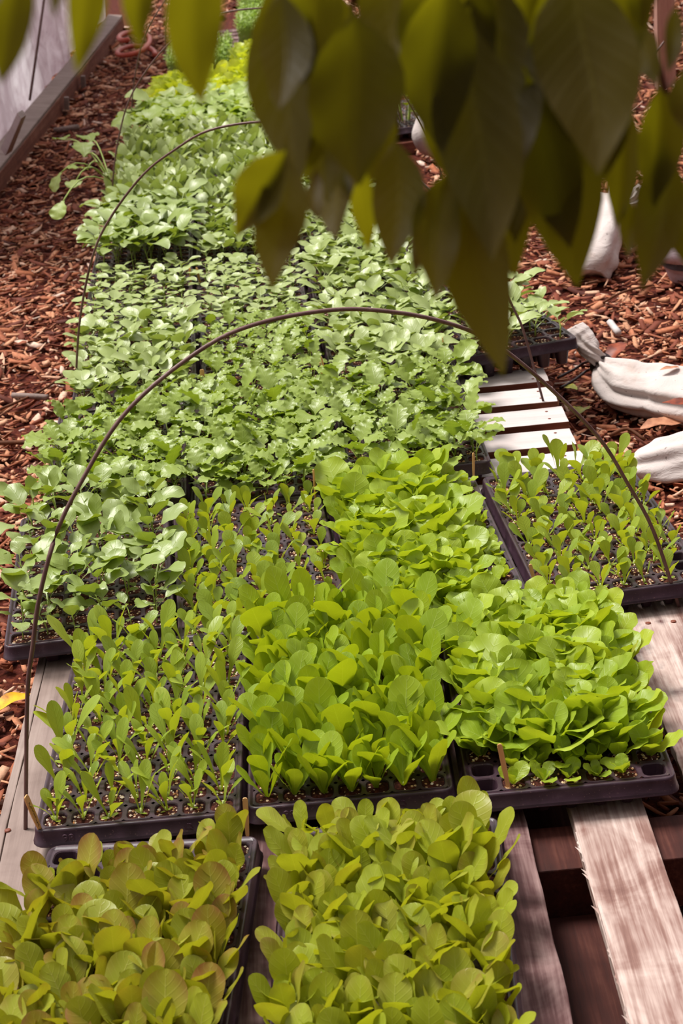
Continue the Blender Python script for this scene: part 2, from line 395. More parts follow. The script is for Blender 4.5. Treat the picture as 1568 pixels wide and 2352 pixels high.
def lettuce(kind, r, size=1.0, n=5, cot=True):
    """parts: leaves, short stem, seed leaves"""
    g = G(); a0 = r.uniform(0, 6.28)
    for i in range(n):
        f = i/max(1, n-1)           # 0 outer and old, 1 inner and young
        az = a0 + i*2.4 + r.uniform(-.3, .3)
        if kind == 'spoon':
            L = size*r.uniform(.062, .082)*(1-.4*f*r.uniform(.5, 1)); W = L*r.uniform(.27, .34); el = R(r.uniform(56, 76)+8*f); be = R(r.uniform(5, 45)); pr = 'spoon'; cup = .3; wav = .02; curl = .2
        elif kind == 'wide':
            L = size*r.uniform(.048, .062)*(1-.3*f*r.uniform(.5, 1)); W = L*r.uniform(.4, .5); el = R(r.uniform(50, 78)+8*f); be = R(r.uniform(0, 40)); pr = 'spoon'; cup = .22; wav = .02; curl = .15
        elif kind == 'upright':
            L = size*r.uniform(.085, .105)*(1-.45*f); W = L*r.uniform(.42, .5); el = R(64+16*f+r.uniform(-12, 8)); be = R(r.uniform(-8, 26)); pr = 'upright'; cup = .14; wav = .025; curl = .1
        elif kind == 'red':
            L = size*r.uniform(.068, .09)*(1-.4*f); W = L*r.uniform(.46, .56); el = R(62+18*f+r.uniform(-14, 10)); be = R(r.uniform(-10, 26)); pr = 'upright'; cup = .2; wav = .035; curl = .1
        else:
            L = size*r.uniform(.07, .09)*(1-.42*f); W = L*r.uniform(.6, .74); el = R(50+26*f+r.uniform(-16, 10)); be = R(r.uniform(-5, 38)); pr = 'broad'; cup = .22; wav = .05; curl = .1
        V, F, UV = leaf(L, W, pr, el, be, az, (.002*math.cos(az), .002*math.sin(az), .003+.002*f), cup, wav, r.uniform(2, 3.5), curl=curl, twist=r.uniform(-.35, .35), r=r)
        g.add(V, F, UV, r.random())
    st = G(); V, F = tube([(0, 0, -.004), (.0005, 0, .004), (0, .0005, .010*size)], [.0022, .002, .0012], 6); st.add(V, F)
    parts = [('foliage', g.mesh('foliage', M[{'spoon': 'spoon', 'wide': 'spoon', 'upright': 'upright', 'broad': 'broad', 'red': 'red', }[kind]])),
             ('stem', st.mesh('stem', M['palestem']))]
    if cot:
        c = G()
        for k in (0, 1):
            V, F, UV = leaf(r.uniform(.011, .015), .0062, 'oval', R(r.uniform(10, 40)), R(20), a0+1+k*3.14, (0, 0, .002), .1, NL=6, NW=4, r=r); c.add(V, F, UV, r.random())
        parts.append(('cotyledon', c.mesh('cotyledon', M['spoon'])))
    return parts
def brassica(kind, r, size=1.0, n=4, mat='broc', stemh=.03, prof='roundblade', single=False):
    g = G(); st = G(); a0 = r.uniform(0, 6.28)
    sx, sy = r.uniform(-.15, .15)*stemh, r.uniform(-.15, .15)*stemh
    top = lambda h: (sx*(h/stemh)**2, sy*(h/stemh)**2, h)
    V, F = tube([(0, 0, -.004), top(stemh*.33), top(stemh*.66), top(stemh)], [.0017*size+.0003, .0015*size, .0013*size, .0009*size], 6); st.add(V, F, mi=0)
    for i in range(n):
        f = i/max(1, n-1); az = a0 + i*2.4 + r.uniform(-.3, .3)
        lob = wav = 0; nl = 0; NL, NW, fq = 12, 6, 3
        if kind == 'kale':
            L = size*r.uniform(.075, .1)*(1-.4*f); W = L*r.uniform(.42, .52); lob = .16; nl = 6; wav = .07; fq = 6.5; NL = 20; el = R(r.uniform(28, 70)); be = R(r.uniform(15, 90))
        elif kind == 'broccoli':
            L = size*r.uniform(.085, .108)*(1-.42*f); W = L*r.uniform(.42, .5); lob = .045; nl = 5; wav = .05; NL = 16; el = R(r.uniform(40, 80)); be = R(r.uniform(15, 85))
        elif kind == 'cabbage':
            L = size*r.uniform(.07, .088)*(1-.4*f); W = L*r.uniform(.42, .52); wav = .03; el = R(r.uniform(35, 62)); be = R(r.uniform(20, 80))
        elif kind == 'small':
            L = size*r.uniform(.042, .052)*(1-.3*f); W = L*r.uniform(.42, .55); wav = .02; el = R(r.uniform(12, 34)); be = R(r.uniform(15, 40))
        elif kind == 'cauli':
            L = size*r.uniform(.1, .135)*(1-.35*f); W = L*r.uniform(.36, .46); wav = .03; el = R(r.uniform(45, 66)); be = R(r.uniform(40, 95))
        elif kind == 'cucumber':
            L = size*r.uniform(.06, .078); W = L*r.uniform(.36, .46); wav = .02; el = R(r.uniform(40, 80)); be = R(r.uniform(0, 45)); prof = 'short'
        else:  # squash
            L = size*r.uniform(.11, .15)*(1-.35*f); W = L*r.uniform(.58, .72); lob = .14; nl = 3; wav = .05; NL = 16; el = R(r.uniform(40, 64)); be = R(r.uniform(50, 110))
        h = stemh*(.55+.45*f)
        V, F, UV = leaf(L, W, prof, el, be, az, top(h), r.uniform(.05, .28), wav, fq, lob, nl, twist=r.uniform(-.3, .3), NL=NL, NW=NW, r=r)
        g.add(V, F, UV, r.random(), 0)
    if single:
        for V, F, UV, T in ((st.V, st.F, st.UV, .5),): g.add(V, F, UV, T, 1)
        return [(None, g.mesh('seedling', [M[mat], M['stem']]))]
    parts = [('foliage', g.mesh('foliage', M[mat])), ('stem', st.mesh('stem', M['stem']))]
    if kind == 'broccoli':
        c = G()
        for k in (0, 1):
            V, F, UV = leaf(.02, .014, 'short', R(r.uniform(5, 35)), R(30), a0+.8+k*3.14, top(stemh*.4), .1, NL=7, NW=4, r=r); c.add(V, F, UV, r.random())
        parts.append(('cotyledon', c.mesh('cotyledon', M[mat])))
    return parts

# ------------------------------------------------------------------ plug trays
TW, TL, SK = .278, .545, .021
def tray_meshes(nx, ny):
    pw, pl = .2625/nx, .525/ny
    W0, L0 = .2625, .525
    g = G()
    cs = .0034
    def ring(hx, hy, r, z, cx, cy):
        out = []
        for q, (sx, sy) in enumerate(((1, 1), (-1, 1), (-1, -1), (1, -1))):
            angs = [0, 30, 60, 90]
            for a in angs:
                th = R(a + 90*q); out.append((cx + sx*(hx-r) + r*math.cos(th), cy + sy*(hy-r) + r*math.sin(th), z))
        return out
    for j in range(ny):
        for i in range(nx):
            cx = -W0/2 + pw*(i+.5); cy = (L0/2) + pl*(j+.5) - L0/2 + (TL-L0)/2
            h, k = pw/2, pl/2; bw = .0028
            hx, hy = h-bw, k-bw; r = .009
            bd = []
            for q, (sx, sy) in enumerate(((1, 1), (-1, 1), (-1, -1), (1, -1))):
                p = [(sx*h, sy*(hy-r)), (sx*h, sy*(k-cs)), (sx*(h-cs), sy*k), (sx*(hx-r), sy*k)]
                if q % 2: p = p[::-1]
                bd += [(cx+a, cy+b, 0) for a, b in p]
            r1 = ring(hx, hy, r, 0, cx, cy); r2 = ring(hx-.0012, hy-.0012, r-.001, -.0016, cx, cy)
            V = bd + r1 + r2
            F = []
            for a in range(2):
                for q in range(16): F.append((a*16+q, a*16+(q+1) % 16, (a+1)*16+(q+1) % 16, (a+1)*16+q))
            g.add(V, F)
            sh = .0095
            c1 = ring(hx-.0012, hy-.0012, r-.001, -.0016, cx, cy); c2 = ring(hx-.0045, hy-.0045, .007, -.022, cx, cy)
            c3 = ring(hx-sh+.001, hy-sh+.001, .005, -.044, cx, cy); c4 = ring(.0025, .0025, .0012, -.0445, cx, cy)
            V = c1+c2+c3+c4; F = []
            for a in range(3):
                for q in range(16): F.append((a*16+q, (a+1)*16+q, (a+1)*16+(q+1) % 16, a*16+(q+1) % 16))
            g.add(V, F)
    # border, rolled edge and skirt
    def loop(w, l, r, z):
        out = []
        for q, (sx, sy) in enumerate(((1, 1), (-1, 1), (-1, -1), (1, -1))):
            for a in (0, 22.5, 45, 67.5, 90):
                th = R(a+90*q); out.append((sx*(w/2-r)+r*math.cos(th), TL/2 + sy*(l/2-r)+r*math.sin(th), z))
        return out
    lv = [loop(W0-.0005, L0-.0005, .001, -.0006), loop(W0+.004, L0+.006, .004, .0), loop(TW-.006, TL-.006, .013, .0016), loop(TW-.002, TL-.002, .015, .0008),
          loop(TW, TL, .016, -.002), loop(TW+.003, TL+.003, .017, -SK+.002), loop(TW+.009, TL+.009, .02, -SK), loop(TW+.009, TL+.009, .02, -SK-.0012), loop(TW+.001, TL+.001, .016, -SK-.001)]
    V = [p for l in lv for p in l]; F = []
    for a in range(len(lv)-1):
        for q in range(20): F.append((a*20+q, a*20+(q+1) % 20, (a+1)*20+(q+1) % 20, (a+1)*20+q))
    rim = G(); rim.add(V, F)
    return g.mesh('cell_grid', M['tray'], False), rim.mesh('rim', M['tray'])
TM = {(7, 14): tray_meshes(7, 14), (6, 12): tray_meshes(6, 12)}
def cell_pos(nx, ny, i, j):
    return (-.2625/2 + .2625/nx*(i+.5), .525/ny*(j+.5) + (TL-.525)/2)
def make_soil(nx, ny, empty_cells, r, grains):
    g = G(); pw, pl = .2625/nx, .525/ny
    for j in range(ny):
        for i in range(nx):
            if (i, j) in empty_cells: continue
            cx, cy = cell_pos(nx, ny, i, j); lev = -.0028 + r.uniform(-.0026, .001)
            hx, hy = pw/2-.0037, pl/2-.0037; n = 4; V = []
            for b in range(n+1):
                for a in range(n+1):
                    u, v = -1+2*a/n, -1+2*b/n
                    k = 1/max(1., (abs(u)**5+abs(v)**5)**.2)
                    V.append((cx+u*hx*k, cy+v*hy*k, lev+r.uniform(-.0016, .0016) + .002*(1-max(abs(u), abs(v)))))
            F = [(b*(n+1)+a, b*(n+1)+a+1, (b+1)*(n+1)+a+1, (b+1)*(n+1)+a) for b in range(n) for a in range(n)]
            g.add(V, F, mi=0)
            for q in range(grains):
                x, y = cx + r.uniform(-.9, .9)*hx, cy + r.uniform(-.9, .9)*hy
                s = r.uniform(.001, .0029); z = lev+.0012
                o = [(s*r.uniform(.6, 1.2)*d[0], s*r.uniform(.6, 1.2)*d[1], s*r.uniform(.6, 1.1)*d[2]) for d in ((1, 0, 0), (0, 1, 0), (-1, 0, 0), (0, -1, 0), (0, 0, 1), (0, 0, -1))]
                V = [(x+p[0], y+p[1], z+p[2]) for p in o]
                F = [(0, 1, 4), (1, 2, 4), (2, 3, 4), (3, 0, 4), (1, 0, 5), (2, 1, 5), (3, 2, 5), (0, 3, 5)]
                g.add(V, F, t=r.random(), mi=1)
    return g.mesh('potting_soil', [M['soil'], M['perlite']], False)

ORD = ['first', 'second', 'third', 'fourth', 'fifth', 'sixth', 'seventh', 'eighth', 'ninth', 'tenth', 'eleventh', 'twelfth', 'thirteenth', 'fourteenth']
def tray(x, y, deg, nx, ny, label, soil_label, empty_cells=(), grains=9, number=None, z=RIM, group='black plug trays'):
    t = empty('plug_tray', (x, y, z), (0, 0, R(deg)))
    tag(t, label, 'seed tray', group)
    for nm, me in zip(('cell_grid', 'rim'), TM[(nx, ny)]):
        obj(nm, me, t)
    if number is not None:
        def txt(body, nm, dx, size):
            cu = bpy.data.curves.new(nm, 'FONT'); cu.body = body; cu.size = size; cu.extrude = .0006; cu.align_x = 'CENTER'; cu.align_y = 'CENTER'
            tmp = bpy.data.objects.new(nm, cu); col.objects.link(tmp)
            dg = bpy.context.evaluated_depsgraph_get(); me = bpy.data.meshes.new_from_object(tmp.evaluated_get(dg))
            bpy.data.objects.remove(tmp); me.materials.clear(); me.materials.append(M['emboss'])
            o = obj(nm, me, t, (dx, -.0022, -SK*.55), (R(90+8), 0, 0)); return o
        txt('98', 'embossed_number', number, .0165)
        # recycling triangle of three bent arrows
        if number < -.05:
            g = G()
            for k in range(3):
                a = R(90+120*k); b = R(90+120*(k+1)); rr = .0075
                p0, p1 = np.array([math.cos(a), math.sin(a)])*rr, np.array([math.cos(b), math.sin(b)])*rr
                d = (p1-p0); e = d/np.linalg.norm(d); q = np.array([-e[1], e[0]])
                A, B = p0+d*.12, p0+d*.66
                V = [(A[0]+q[0]*w, A[1]+q[1]*w, 0) for w in (-.0007, .0007)] + [(B[0]+q[0]*w, B[1]+q[1]*w, 0) for w in (.0007, -.0007)]
                C2 = p0+d*.9
                V += [(B[0]+q[0]*.002, B[1]+q[1]*.002, 0), (C2[0], C2[1], 0), (B[0]-q[0]*.002, B[1]-q[1]*.002, 0)]
                V += [(v[0], v[1], -.0008) for v in V]
                g.add(V, [(0, 3, 2, 1), (6, 5, 4), (7, 8, 9, 10), (11, 12, 13), (0, 1, 8, 7), (2, 3, 10, 9), (4, 5, 12, 11), (5, 6, 13, 12)])
            obj('recycling_mark', g.mesh('recycling_mark', M['emboss'], False), t, (.068, -.0024, -SK*.55), (R(98), 0, 0))
    s = obj('potting_soil', make_soil(nx, ny, set(empty_cells), rng, grains), None, (x, y, z), (0, 0, R(deg)))
    tag(s, soil_label, 'soil', kind='stuff')
    return t
M['emboss'] = simple('embossed_plastic', srgb(84, 62, 76), .3)

def plant_in(protos, name, desc, where, cat, group, spec, r, skip=None, scale=None, tilt=8, jit=.003, z=RIM, missing=0., lean=None):
    """one seedling in each cell of a tray, each a thing of its own with its own turn and size"""
    x, y, deg, nx, ny = spec
    c, s = math.cos(R(deg)), math.sin(R(deg))
    for j in range(ny):
        for i in range(nx):
            if skip and skip(i, j): continue
            if missing and r.random() < missing: continue
            a, b = cell_pos(nx, ny, i, j); a += r.uniform(-jit, jit); b += r.uniform(-jit, jit)
            p = (x + c*a - s*b, y + s*a + c*b, z - .0045)
            parts = protos[r.randrange(len(protos))]
            sf = r.uniform(.82, 1.14)*(scale(i, j) if scale else 1.0)
            rot = (R(r.uniform(-tilt, tilt)), R(r.uniform(-tilt, tilt)), r.uniform(0, 6.28))
            lab = f'{desc}, {ORD[j]} row from the front, {ORD[i]} across, {where}'
            if parts[0][0] is None:
                o = obj(name, parts[0][1], None, p, rot, sf); tag(o, lab, cat, group)
            else:
                o = empty(name, p, rot); o.scale = (sf,)*3; tag(o, lab, cat, group)
                for nm, me in parts: obj(nm, me, o)

r1 = random.Random(3)
P_spoon = [lettuce('spoon', r1, 1.0, n) for n in (3, 3, 4, 3, 4, 3, 3, 4)]
P_upright = [lettuce('upright', r1, 1.0, n, False) for n in (5, 6, 5, 5, 6, 5)]
P_wide = [lettuce('wide', r1, 1.0, n) for n in (3, 3, 4, 3, 4, 3, 3, 2)]
P_broad = [lettuce('broad', r1, 1.0, n, False) for n in (5, 6, 5, 6, 6, 5)]
P_red = [lettuce('red', r1, 1.0, n, False) for n in (5, 5, 6, 5, 6, 5)]
P_redder = [[(nm, me if nm != 'foliage' else me.copy()) for nm, me in pr] for pr in P_red]
for pr in P_redder:
    for nm, me in pr:
        if nm == 'foliage': me.materials[0] = M['redder']
P_kale = [brassica('kale', r1, 1.0, n, 'kale', .022) for n in (4, 4, 3, 5, 4, 4, 5)]
P_broc = [brassica('broccoli', r1, .95, n, 'broc', .048) for n in (3, 4, 3, 4, 4, 3)]
P_cab = [brassica('cabbage', r1, 1.0, n, 'cab', .028) for n in (4, 5, 4, 5, 5, 4)]
P_small = [brassica('small', r1, 1.0, n, 'cab', .022, single=True) for n in (3, 4, 3, 4, 4)]
P_cauli = [brassica('cauli', r1, 1.0, n, 'broc', .06, single=True) for n in (4, 5, 5, 4)]
P_cuc = [brassica('cucumber', r1, 1.0, n, 'cab', .03, single=True) for n in (3, 4, 4, 3)]
P_squash = [brassica('squash', r1, 1.0, n, 'squash', .04, single=True) for n in (4, 5, 4, 5)]
def far_lettuce(r, n):
    g = G(); a0 = r.uniform(0, 6)
    for i in range(n):
        L = r.uniform(.06, .085)
        V, F, UV = leaf(L, L*.62, 'broad', R(r.uniform(35, 80)), R(r.uniform(10, 50)), a0+i*2.4, (0, 0, .004), .3, .06, 3, NL=8, NW=4, r=r); g.add(V, F, UV, r.random())
    return [(None, g.mesh('seedling', M['yellow']))]
P_far = [far_lettuce(r1, n) for n in (5, 6, 6, 5)]

T = {  # front edge centre x, y, turn, cells across, cells deep
 'A': (-.311, 2.089, -.5, 7, 14), 'B': (-.025, 2.095, -.3, 7, 14), 'C': (.269, 2.072, -.4, 7, 14),
 'D': (.444, 2.638, 4.1, 7, 14), 'E': (-.140, 2.618, 3.6, 7, 14), 'F': (.152, 2.628, 3.8, 7, 14),
 'G': (-.333, 1.500, -5., 7, 14), 'H': (-.006, 1.486, -3.3, 7, 14), 'K': (-.425, 2.658, 4.1, 6, 12),
 'L': (-.428, 3.212, 2.4, 7, 14), 'M': (-.136, 3.176, 1.8, 7, 14), 'N': (.156, 3.241, 1.6, 7, 14),
 'P': (-.428, 3.768, 2.4, 6, 12), 'O': (-.138, 3.735, 2.4, 6, 12), 'S': (.146, 3.800, 2.0, 6, 12), 'Q': (.428, 3.86, 12.8, 6, 12),
 'P6': (-.457, 4.325, 2.2, 6, 12), 'O6': (-.168, 4.30, 2.2, 6, 12), 'S6': (.122, 4.37, 2., 6, 12),
 'P7': (-.480, 4.89, 1.5, 6, 12), 'O7': (-.192, 4.87, 1.5, 6, 12), 'S7': (.098, 4.94, 1.5, 6, 12),
 'P8': (-.492, 5.455, .5, 6, 12), 'O8': (-.204, 5.44, .5, 6, 12), 'S8': (.086, 5.51, .5, 6, 12),
 'P9': (-.492, 6.02, 0, 6, 12), 'O9': (-.204, 6.01, 0, 6, 12), 'S9': (.086, 6.08, 0, 6, 12),
 'P10': (-.48, 6.6, -.5, 6, 12), 'O10': (-.19, 6.6, -.5, 6, 12),
 'P11': (-.45, 7.2, -1, 7, 14), 'O11': (-.15, 7.22, -1, 7, 14),
 'P12': (-.43, 7.95, -1, 7, 14), 'O12': (-.14, 7.82, -1, 7, 14), 'O13': (-.135, 8.6, -1, 7, 14), 'O14': (-.13, 9.25, -1, 7, 14),
}
INFO = {
 'A': ('black plug tray of sparse narrow lettuce beside the cracked plank', 'sparse tray by cracked plank'),
 'B': ('black plug tray under crowded upright green lettuce, number embossed on its lip', 'crowded upright lettuce tray'),
 'C': ('black plug tray of broad lettuce with empty front corner cells', 'tray with empty corner cells'),
 'D': ('black plug tray of sparse lettuce beside the two white sacks', 'sparse tray beside white sacks'),
 'E': ('black plug tray of sparse lettuce between blue-green seedlings and broad lettuce', 'sparse tray beside blue-green seedlings'),
 'F': ('black plug tray of broad lettuce between two sparse lettuce trays', 'dense tray between sparse ones'),
 'G': ('black plug tray of reddest lettuce with a row of empty cells at its far end', 'tray with empty far cells'),
 'H': ('black plug tray of yellow-green red-tipped lettuce beside the stained boards', 'tray beside the stained boards'),
 'K': ('black plug tray of blue-green seedlings overhanging the corner of the pallet', 'tray overhanging the pallet corner'),
 'L': ('black plug tray of frilly kale along the bark path', 'kale tray beside bark path'),
 'M': ('black plug tray of frilly kale between the two other kale trays', 'middle one of kale trays'),
 'N': ('black plug tray of frilly kale beside the whitewashed slats', 'kale tray beside whitewashed slats'),
 'P': ('black plug tray of grey-green cabbage behind the kale by the bark path', 'cabbage tray behind path-side kale'),
 'O': ('black plug tray of small kale behind the middle kale tray', 'tray behind the middle kale'),
 'S': ('black plug tray of round-leaved cabbage behind the kale by the slats', 'tray behind slat-side kale'),
 'Q': ('black deep-celled tray set askew above the whitewashed slats', 'askew tray above the slats'),
}
EMP = {'G': [(i, 13) for i in range(6)] + [(0, 12), (1, 12), (2, 12), (0, 11)], 'C': [(0, 0), (0, 1), (6, 0)], 'F': [(6, 1)], 'D': [(6, 1), (6, 2), (0, 6)], 'E': [(6, 8)]}
NAMES_FAR = {'P6': 'second cabbage row by the bark path', 'O6': 'second cabbage row in the middle', 'S6': 'grey-green cabbage in the middle distance',
 'P7': 'tall long-stemmed seedlings by the path', 'O7': 'grey seedlings beside the tall ones', 'S7': 'grey cabbage under the hanging leaves',
 'P8': 'oval-leaved seedlings by the path', 'O8': 'oval-leaved seedlings in the middle', 'S8': 'seedlings behind the hanging leaves',
 'P9': 'oval-leaved seedlings in front of the squash', 'O9': 'oval-leaved seedlings beside the squash', 'S9': 'seedlings furthest under the branch',
 'P10': 'lobed squash leaves spilling to the path', 'O10': 'lobed squash leaves in the middle', 'P11': 'yellow-green lettuce by the path', 'O11': 'yellow-green lettuce in the middle',
 'P12': 'fine pale sprouts by the path', 'O12': 'yellowest lettuce in the bed', 'O13': 'fine pale sprouts in the middle', 'O14': 'fine pale sprouts at the far end'}
for k, (x, y, d, nx, ny) in T.items():
    near = k in INFO
    lab = INFO[k][0] if near else 'black plug tray under ' + NAMES_FAR[k]
    sl = ('dark potting mix with white grains in the ' + INFO[k][1]) if near else 'dark potting mix under ' + NAMES_FAR[k]
    tt = tray(x, y, d, nx, ny, lab, sl, EMP.get(k, ()), 18 if k in 'ACDEK' else (6 if near and k != 'H' and k != 'B' else 2), {'A': -.093, 'B': -.083}.get(k), RIM + (.015 if k == 'Q' else 0))
    if k == 'Q':
        for ch in tt.children:
            if ch.name.startswith('cell'): ch.scale.z = 1.4   # deeper plugs

emp = lambda k: (lambda i, j: (i, j) in EMP.get(k, ()))
ra = random.Random(21)
def fill(k, protos, name, desc, **kw):
    w = INFO[k][1] if k in INFO else NAMES_FAR[k]
    plant_in(protos, name, desc, w, 'seedling', kw.pop('group', desc + 's in the ' + w), T[k], ra, skip=kw.pop('skip', emp(k)), **kw)
fill('A', P_spoon, 'narrow_lettuce_seedling', 'narrow-leaved lettuce', tilt=10, missing=.06, scale=lambda i, j: 1.08 if j > 2 else .92)
fill('D', P_wide, 'narrow_lettuce_seedling', 'narrow-leaved lettuce', tilt=12, missing=.12, scale=lambda i, j: .88 + .025*j)
fill('E', P_wide, 'narrow_lettuce_seedling', 'narrow-leaved lettuce', tilt=12, missing=.1, scale=lambda i, j: 1.02 if i < 5 else .75)
fill('B', P_upright, 'upright_lettuce_seedling', 'upright lettuce', tilt=8, scale=lambda i, j: .75 if j == 0 else (.86 if j == 1 else .97))
fill('C', P_broad, 'broad_lettuce_seedling', 'broad-leaved lettuce', tilt=10, scale=lambda i, j: .42 if j == 0 else (.62 if j == 1 else (1.0 + .16*math.sin(j*.28))*(.85 if i == 6 else 1)))
fill('F', P_broad, 'broad_lettuce_seedling', 'broad-leaved lettuce', tilt=10, scale=lambda i, j: .38 if i == 6 else (.62 if i == 5 else .95 + .02*j))
fill('G', P_redder, 'red_lettuce_seedling', 'red-tinged lettuce', tilt=10, scale=lambda i, j: 1.05 if j < 11 else .8)
fill('H', P_red, 'red_lettuce_seedling', 'yellow-green lettuce', tilt=10, scale=lambda i, j: 1.0 if j < 12 else .75)
fill('K', P_broc, 'broccoli_seedling', 'blue-green round-leaved seedling', tilt=8, missing=.28, scale=lambda i, j: .74 if j == 0 else 1.02)
for k in 'LMN': fill(k, P_kale, 'kale_seedling', 'frilly kale seedling', tilt=10, missing=.27 if k == 'N' else .22, scale=(lambda i, j: 1.12 if i in (0, 6) else .97))
for k, n in (('P', 'grey-green cabbage seedling'), ('S', 'round-leaved cabbage seedling')): fill(k, P_cab, 'cabbage_seedling', n, tilt=8)
fill('O', P_kale, 'kale_seedling', 'small kale seedling', tilt=8, scale=lambda i, j: .8)
fill('Q', P_cab, 'cabbage_seedling', 'tall cabbage seedling', tilt=8, missing=.2, scale=lambda i, j: 1.15, z=RIM + .015)
for k in ('P6', 'O6', 'S6'): fill(k, P_small if k != 'S6' else P_cab, 'small_cabbage_seedling', 'cabbage seedling', tilt=8, **({'scale': (lambda i, j: 1.3)} if k != 'S6' else {}))
for k in ('P7', 'O7'): fill(k, P_cauli if k == 'P7' else P_cab, 'tall_seedling', 'long-stemmed seedling' if k == 'P7' else 'leafy seedling', tilt=9, missing=.25 if k == 'P7' else 0)
for k in ('S7', 'S8'): fill(k, P_cab, 'grey_seedling', 'grey-green seedling', tilt=9, missing=.1)
for k in ('P8', 'O8', 'P9', 'O9'): fill(k, P_cuc, 'oval_leaved_seedling', 'oval-leaved plant', tilt=12, scale=lambda i, j: 1.15)
for k in ('P10', 'O10'): fill(k, P_squash, 'squash_seedling', 'squash plant', tilt=10, skip=lambda i, j: (i+j) % 2 == 1)
for k in ('P11', 'O11', 'O12'): fill(k, P_far, 'yellow_lettuce_seedling', 'yellow-green plant', tilt=8, scale=lambda i, j: 1.1)
# fine sprouts: far too many to count
def sprouts(key, n, h0, h1):
    x, y, d, nx, ny = T[key]; g = G(); r = random.Random(5)
    for i in range(n):
        px, py = r.uniform(-.13, .13), r.uniform(.01, .535); h = r.uniform(h0, h1); lx, ly = r.uniform(-.015, .015), r.uniform(-.015, .015)
        g.add([(px-.0007, py, 0), (px+.0007, py, 0), (px+lx+.0005, py+ly, h), (px+lx-.0005, py+ly, h)], [(0, 1, 2, 3)], t=.4, mi=1)
        for q in range(3):
            V, F, UV = leaf(r.uniform(.012, .02), .009, 'oval', R(r.uniform(0, 60)), R(30), r.uniform(0, 6.28), (px+lx, py+ly, h*(.75+.12*q)), .1, NL=3, NW=2, r=r)
            g.add(V, F, UV, r.random())
    o = obj('sprout_foliage', g.mesh('sprout_foliage', [M['micro'], M['stem']]), None, (x, y, RIM-.006), (0, 0, R(d)))
    tag(o, 'fine pale green sprouts standing thick, ' + NAMES_FAR[key].replace('fine pale sprouts ', ''), 'sprouts', kind='stuff')
sprouts('P12', 1100, .06, .11); sprouts('O13', 1100, .09, .14); sprouts('O14', 1100, .1, .16)

# sprawling squash leaves that hang over the path
g = G(); rs = random.Random(9); st = G()
root = at(255, 420, RIM)
for px, py, W, el in ((152, 348, .062, 10), (200, 388, .075, 40), (145, 425, .06, -40), (180, 442, .055, 5), (150, 492, .06, -25), (215, 352, .08, 20), (205, 418, .06, 30)):
    tip = at(px, py, RIM + .03); d = tip - root
    L = d.length; az = math.atan2(d.y, d.x)
    path = [np.array(root)*(1-t) + np.array(tip)*t + np.array((0, 0, .07*math.sin(math.pi*t*.8))) for t in np.linspace(0, 1, 7)]
    V, F = tube(path, .0025, 5); st.add(V, F)
    V, F, UV = leaf(W*1.15, W, 'broad', R(el), R(40), az + rs.uniform(-.5, .5), tuple(path[-1]), .1, .06, 3, .12, 3, NL=14, NW=6, r=rs); g.add(V, F, UV, rs.random())
sq = empty('squash_plant'); tag(sq, 'long squash shoots with lobed leaves sprawling out over the bark path', 'seedling')
obj('foliage', g.mesh('foliage', M['squash']), sq); obj('stem', st.mesh('stem', M['stem']), sq)

# ------------------------------------------------------------------ pallets
def pallet_near():
    p = empty('wooden_pallet', (0, 0, 0)); tag(p, 'weathered grey wooden pallet under the nearest trays, boards running away lengthwise', 'pallet', 'wooden pallets')
    def board(nm, x0, x1, y0, y1, z, th, mat, ny=16, rough=.0012, rz=0):
        o = obj(nm, box_me(nm, x1-x0, y1-y0, th, mat, 3, ny, rough), p, ((x0+x1)/2, (y0+y1)/2, z-th/2), (0, 0, rz)); bevel(o, .0015); return o
    board('deck_board', -.519, -.5055, 1.35, 2.70, DECK, .018, M['plank']); board('deck_board', -.5043, -.395, 1.35, 2.70, DECK, .018, M['plank'])
    for x0, x1, m in ((-.345, -.25, 'plank_b'), (-.2, -.1, 'plank_b'), (-.05, .05, 'plank_d'), (.1, .205, 'plank_b'), (.266, .365, 'plank_c'), (.433, .575, 'plank_c')):
        board('deck_board', x0, x1, 1.35 if x0 < .4 else 2.10, 2.695, DECK, .018, M[m], 26, .0016)
    for x0, x1 in ((-.5, -.4), (.215, .3), (-.1, 0)): board('bottom_board', x0, x1, 1.35, 2.69, .06, .016, M['plank_d'])
    for y in (2.035, 2.655, 1.42):
        o = obj('cross_beam', box_me('cross_beam', 1.05, .10 if y < 2.5 else .04, .075, M['plank_d'], 14, 2, .001), p, (.05, y, DECK-.018-.038)); bevel(o, .002)
    for px, py in ((18, 1908), (1488, 1432), (1546, 1428)):
        a = at(px, py, DECK); V, F = tube([(0, 0, -.004), (0, 0, .0012), (0, 0, .002)], [.0042, .0046, .003], 10)
        obj('nail', mesh('nail', V, F, M['nail']), p, a)
    # splinters standing off the edge of the worn board
    r = random.Random(4); V = []; F = []
    ys = np.linspace(1.62, 2.04, 85)
    for q, y in enumerate(ys):
        o_ = r.choice((0, 0, 0, .0015, .002, .006)) if q % 2 else 0
        V += [(.267, y, DECK-.0025), (.2655-o_, y+(.012 if o_ > .005 else 0), DECK-.0005), (.267, y, DECK+.0003)]
    for q in range(len(ys)-1):
        for k in range(2): F.append((q*3+k, q*3+3+k, q*3+4+k, q*3+k+1))
    obj('splintered_edge', mesh('splintered_edge', V, F, M['plank_c'], smooth=False), p)
pallet_near()
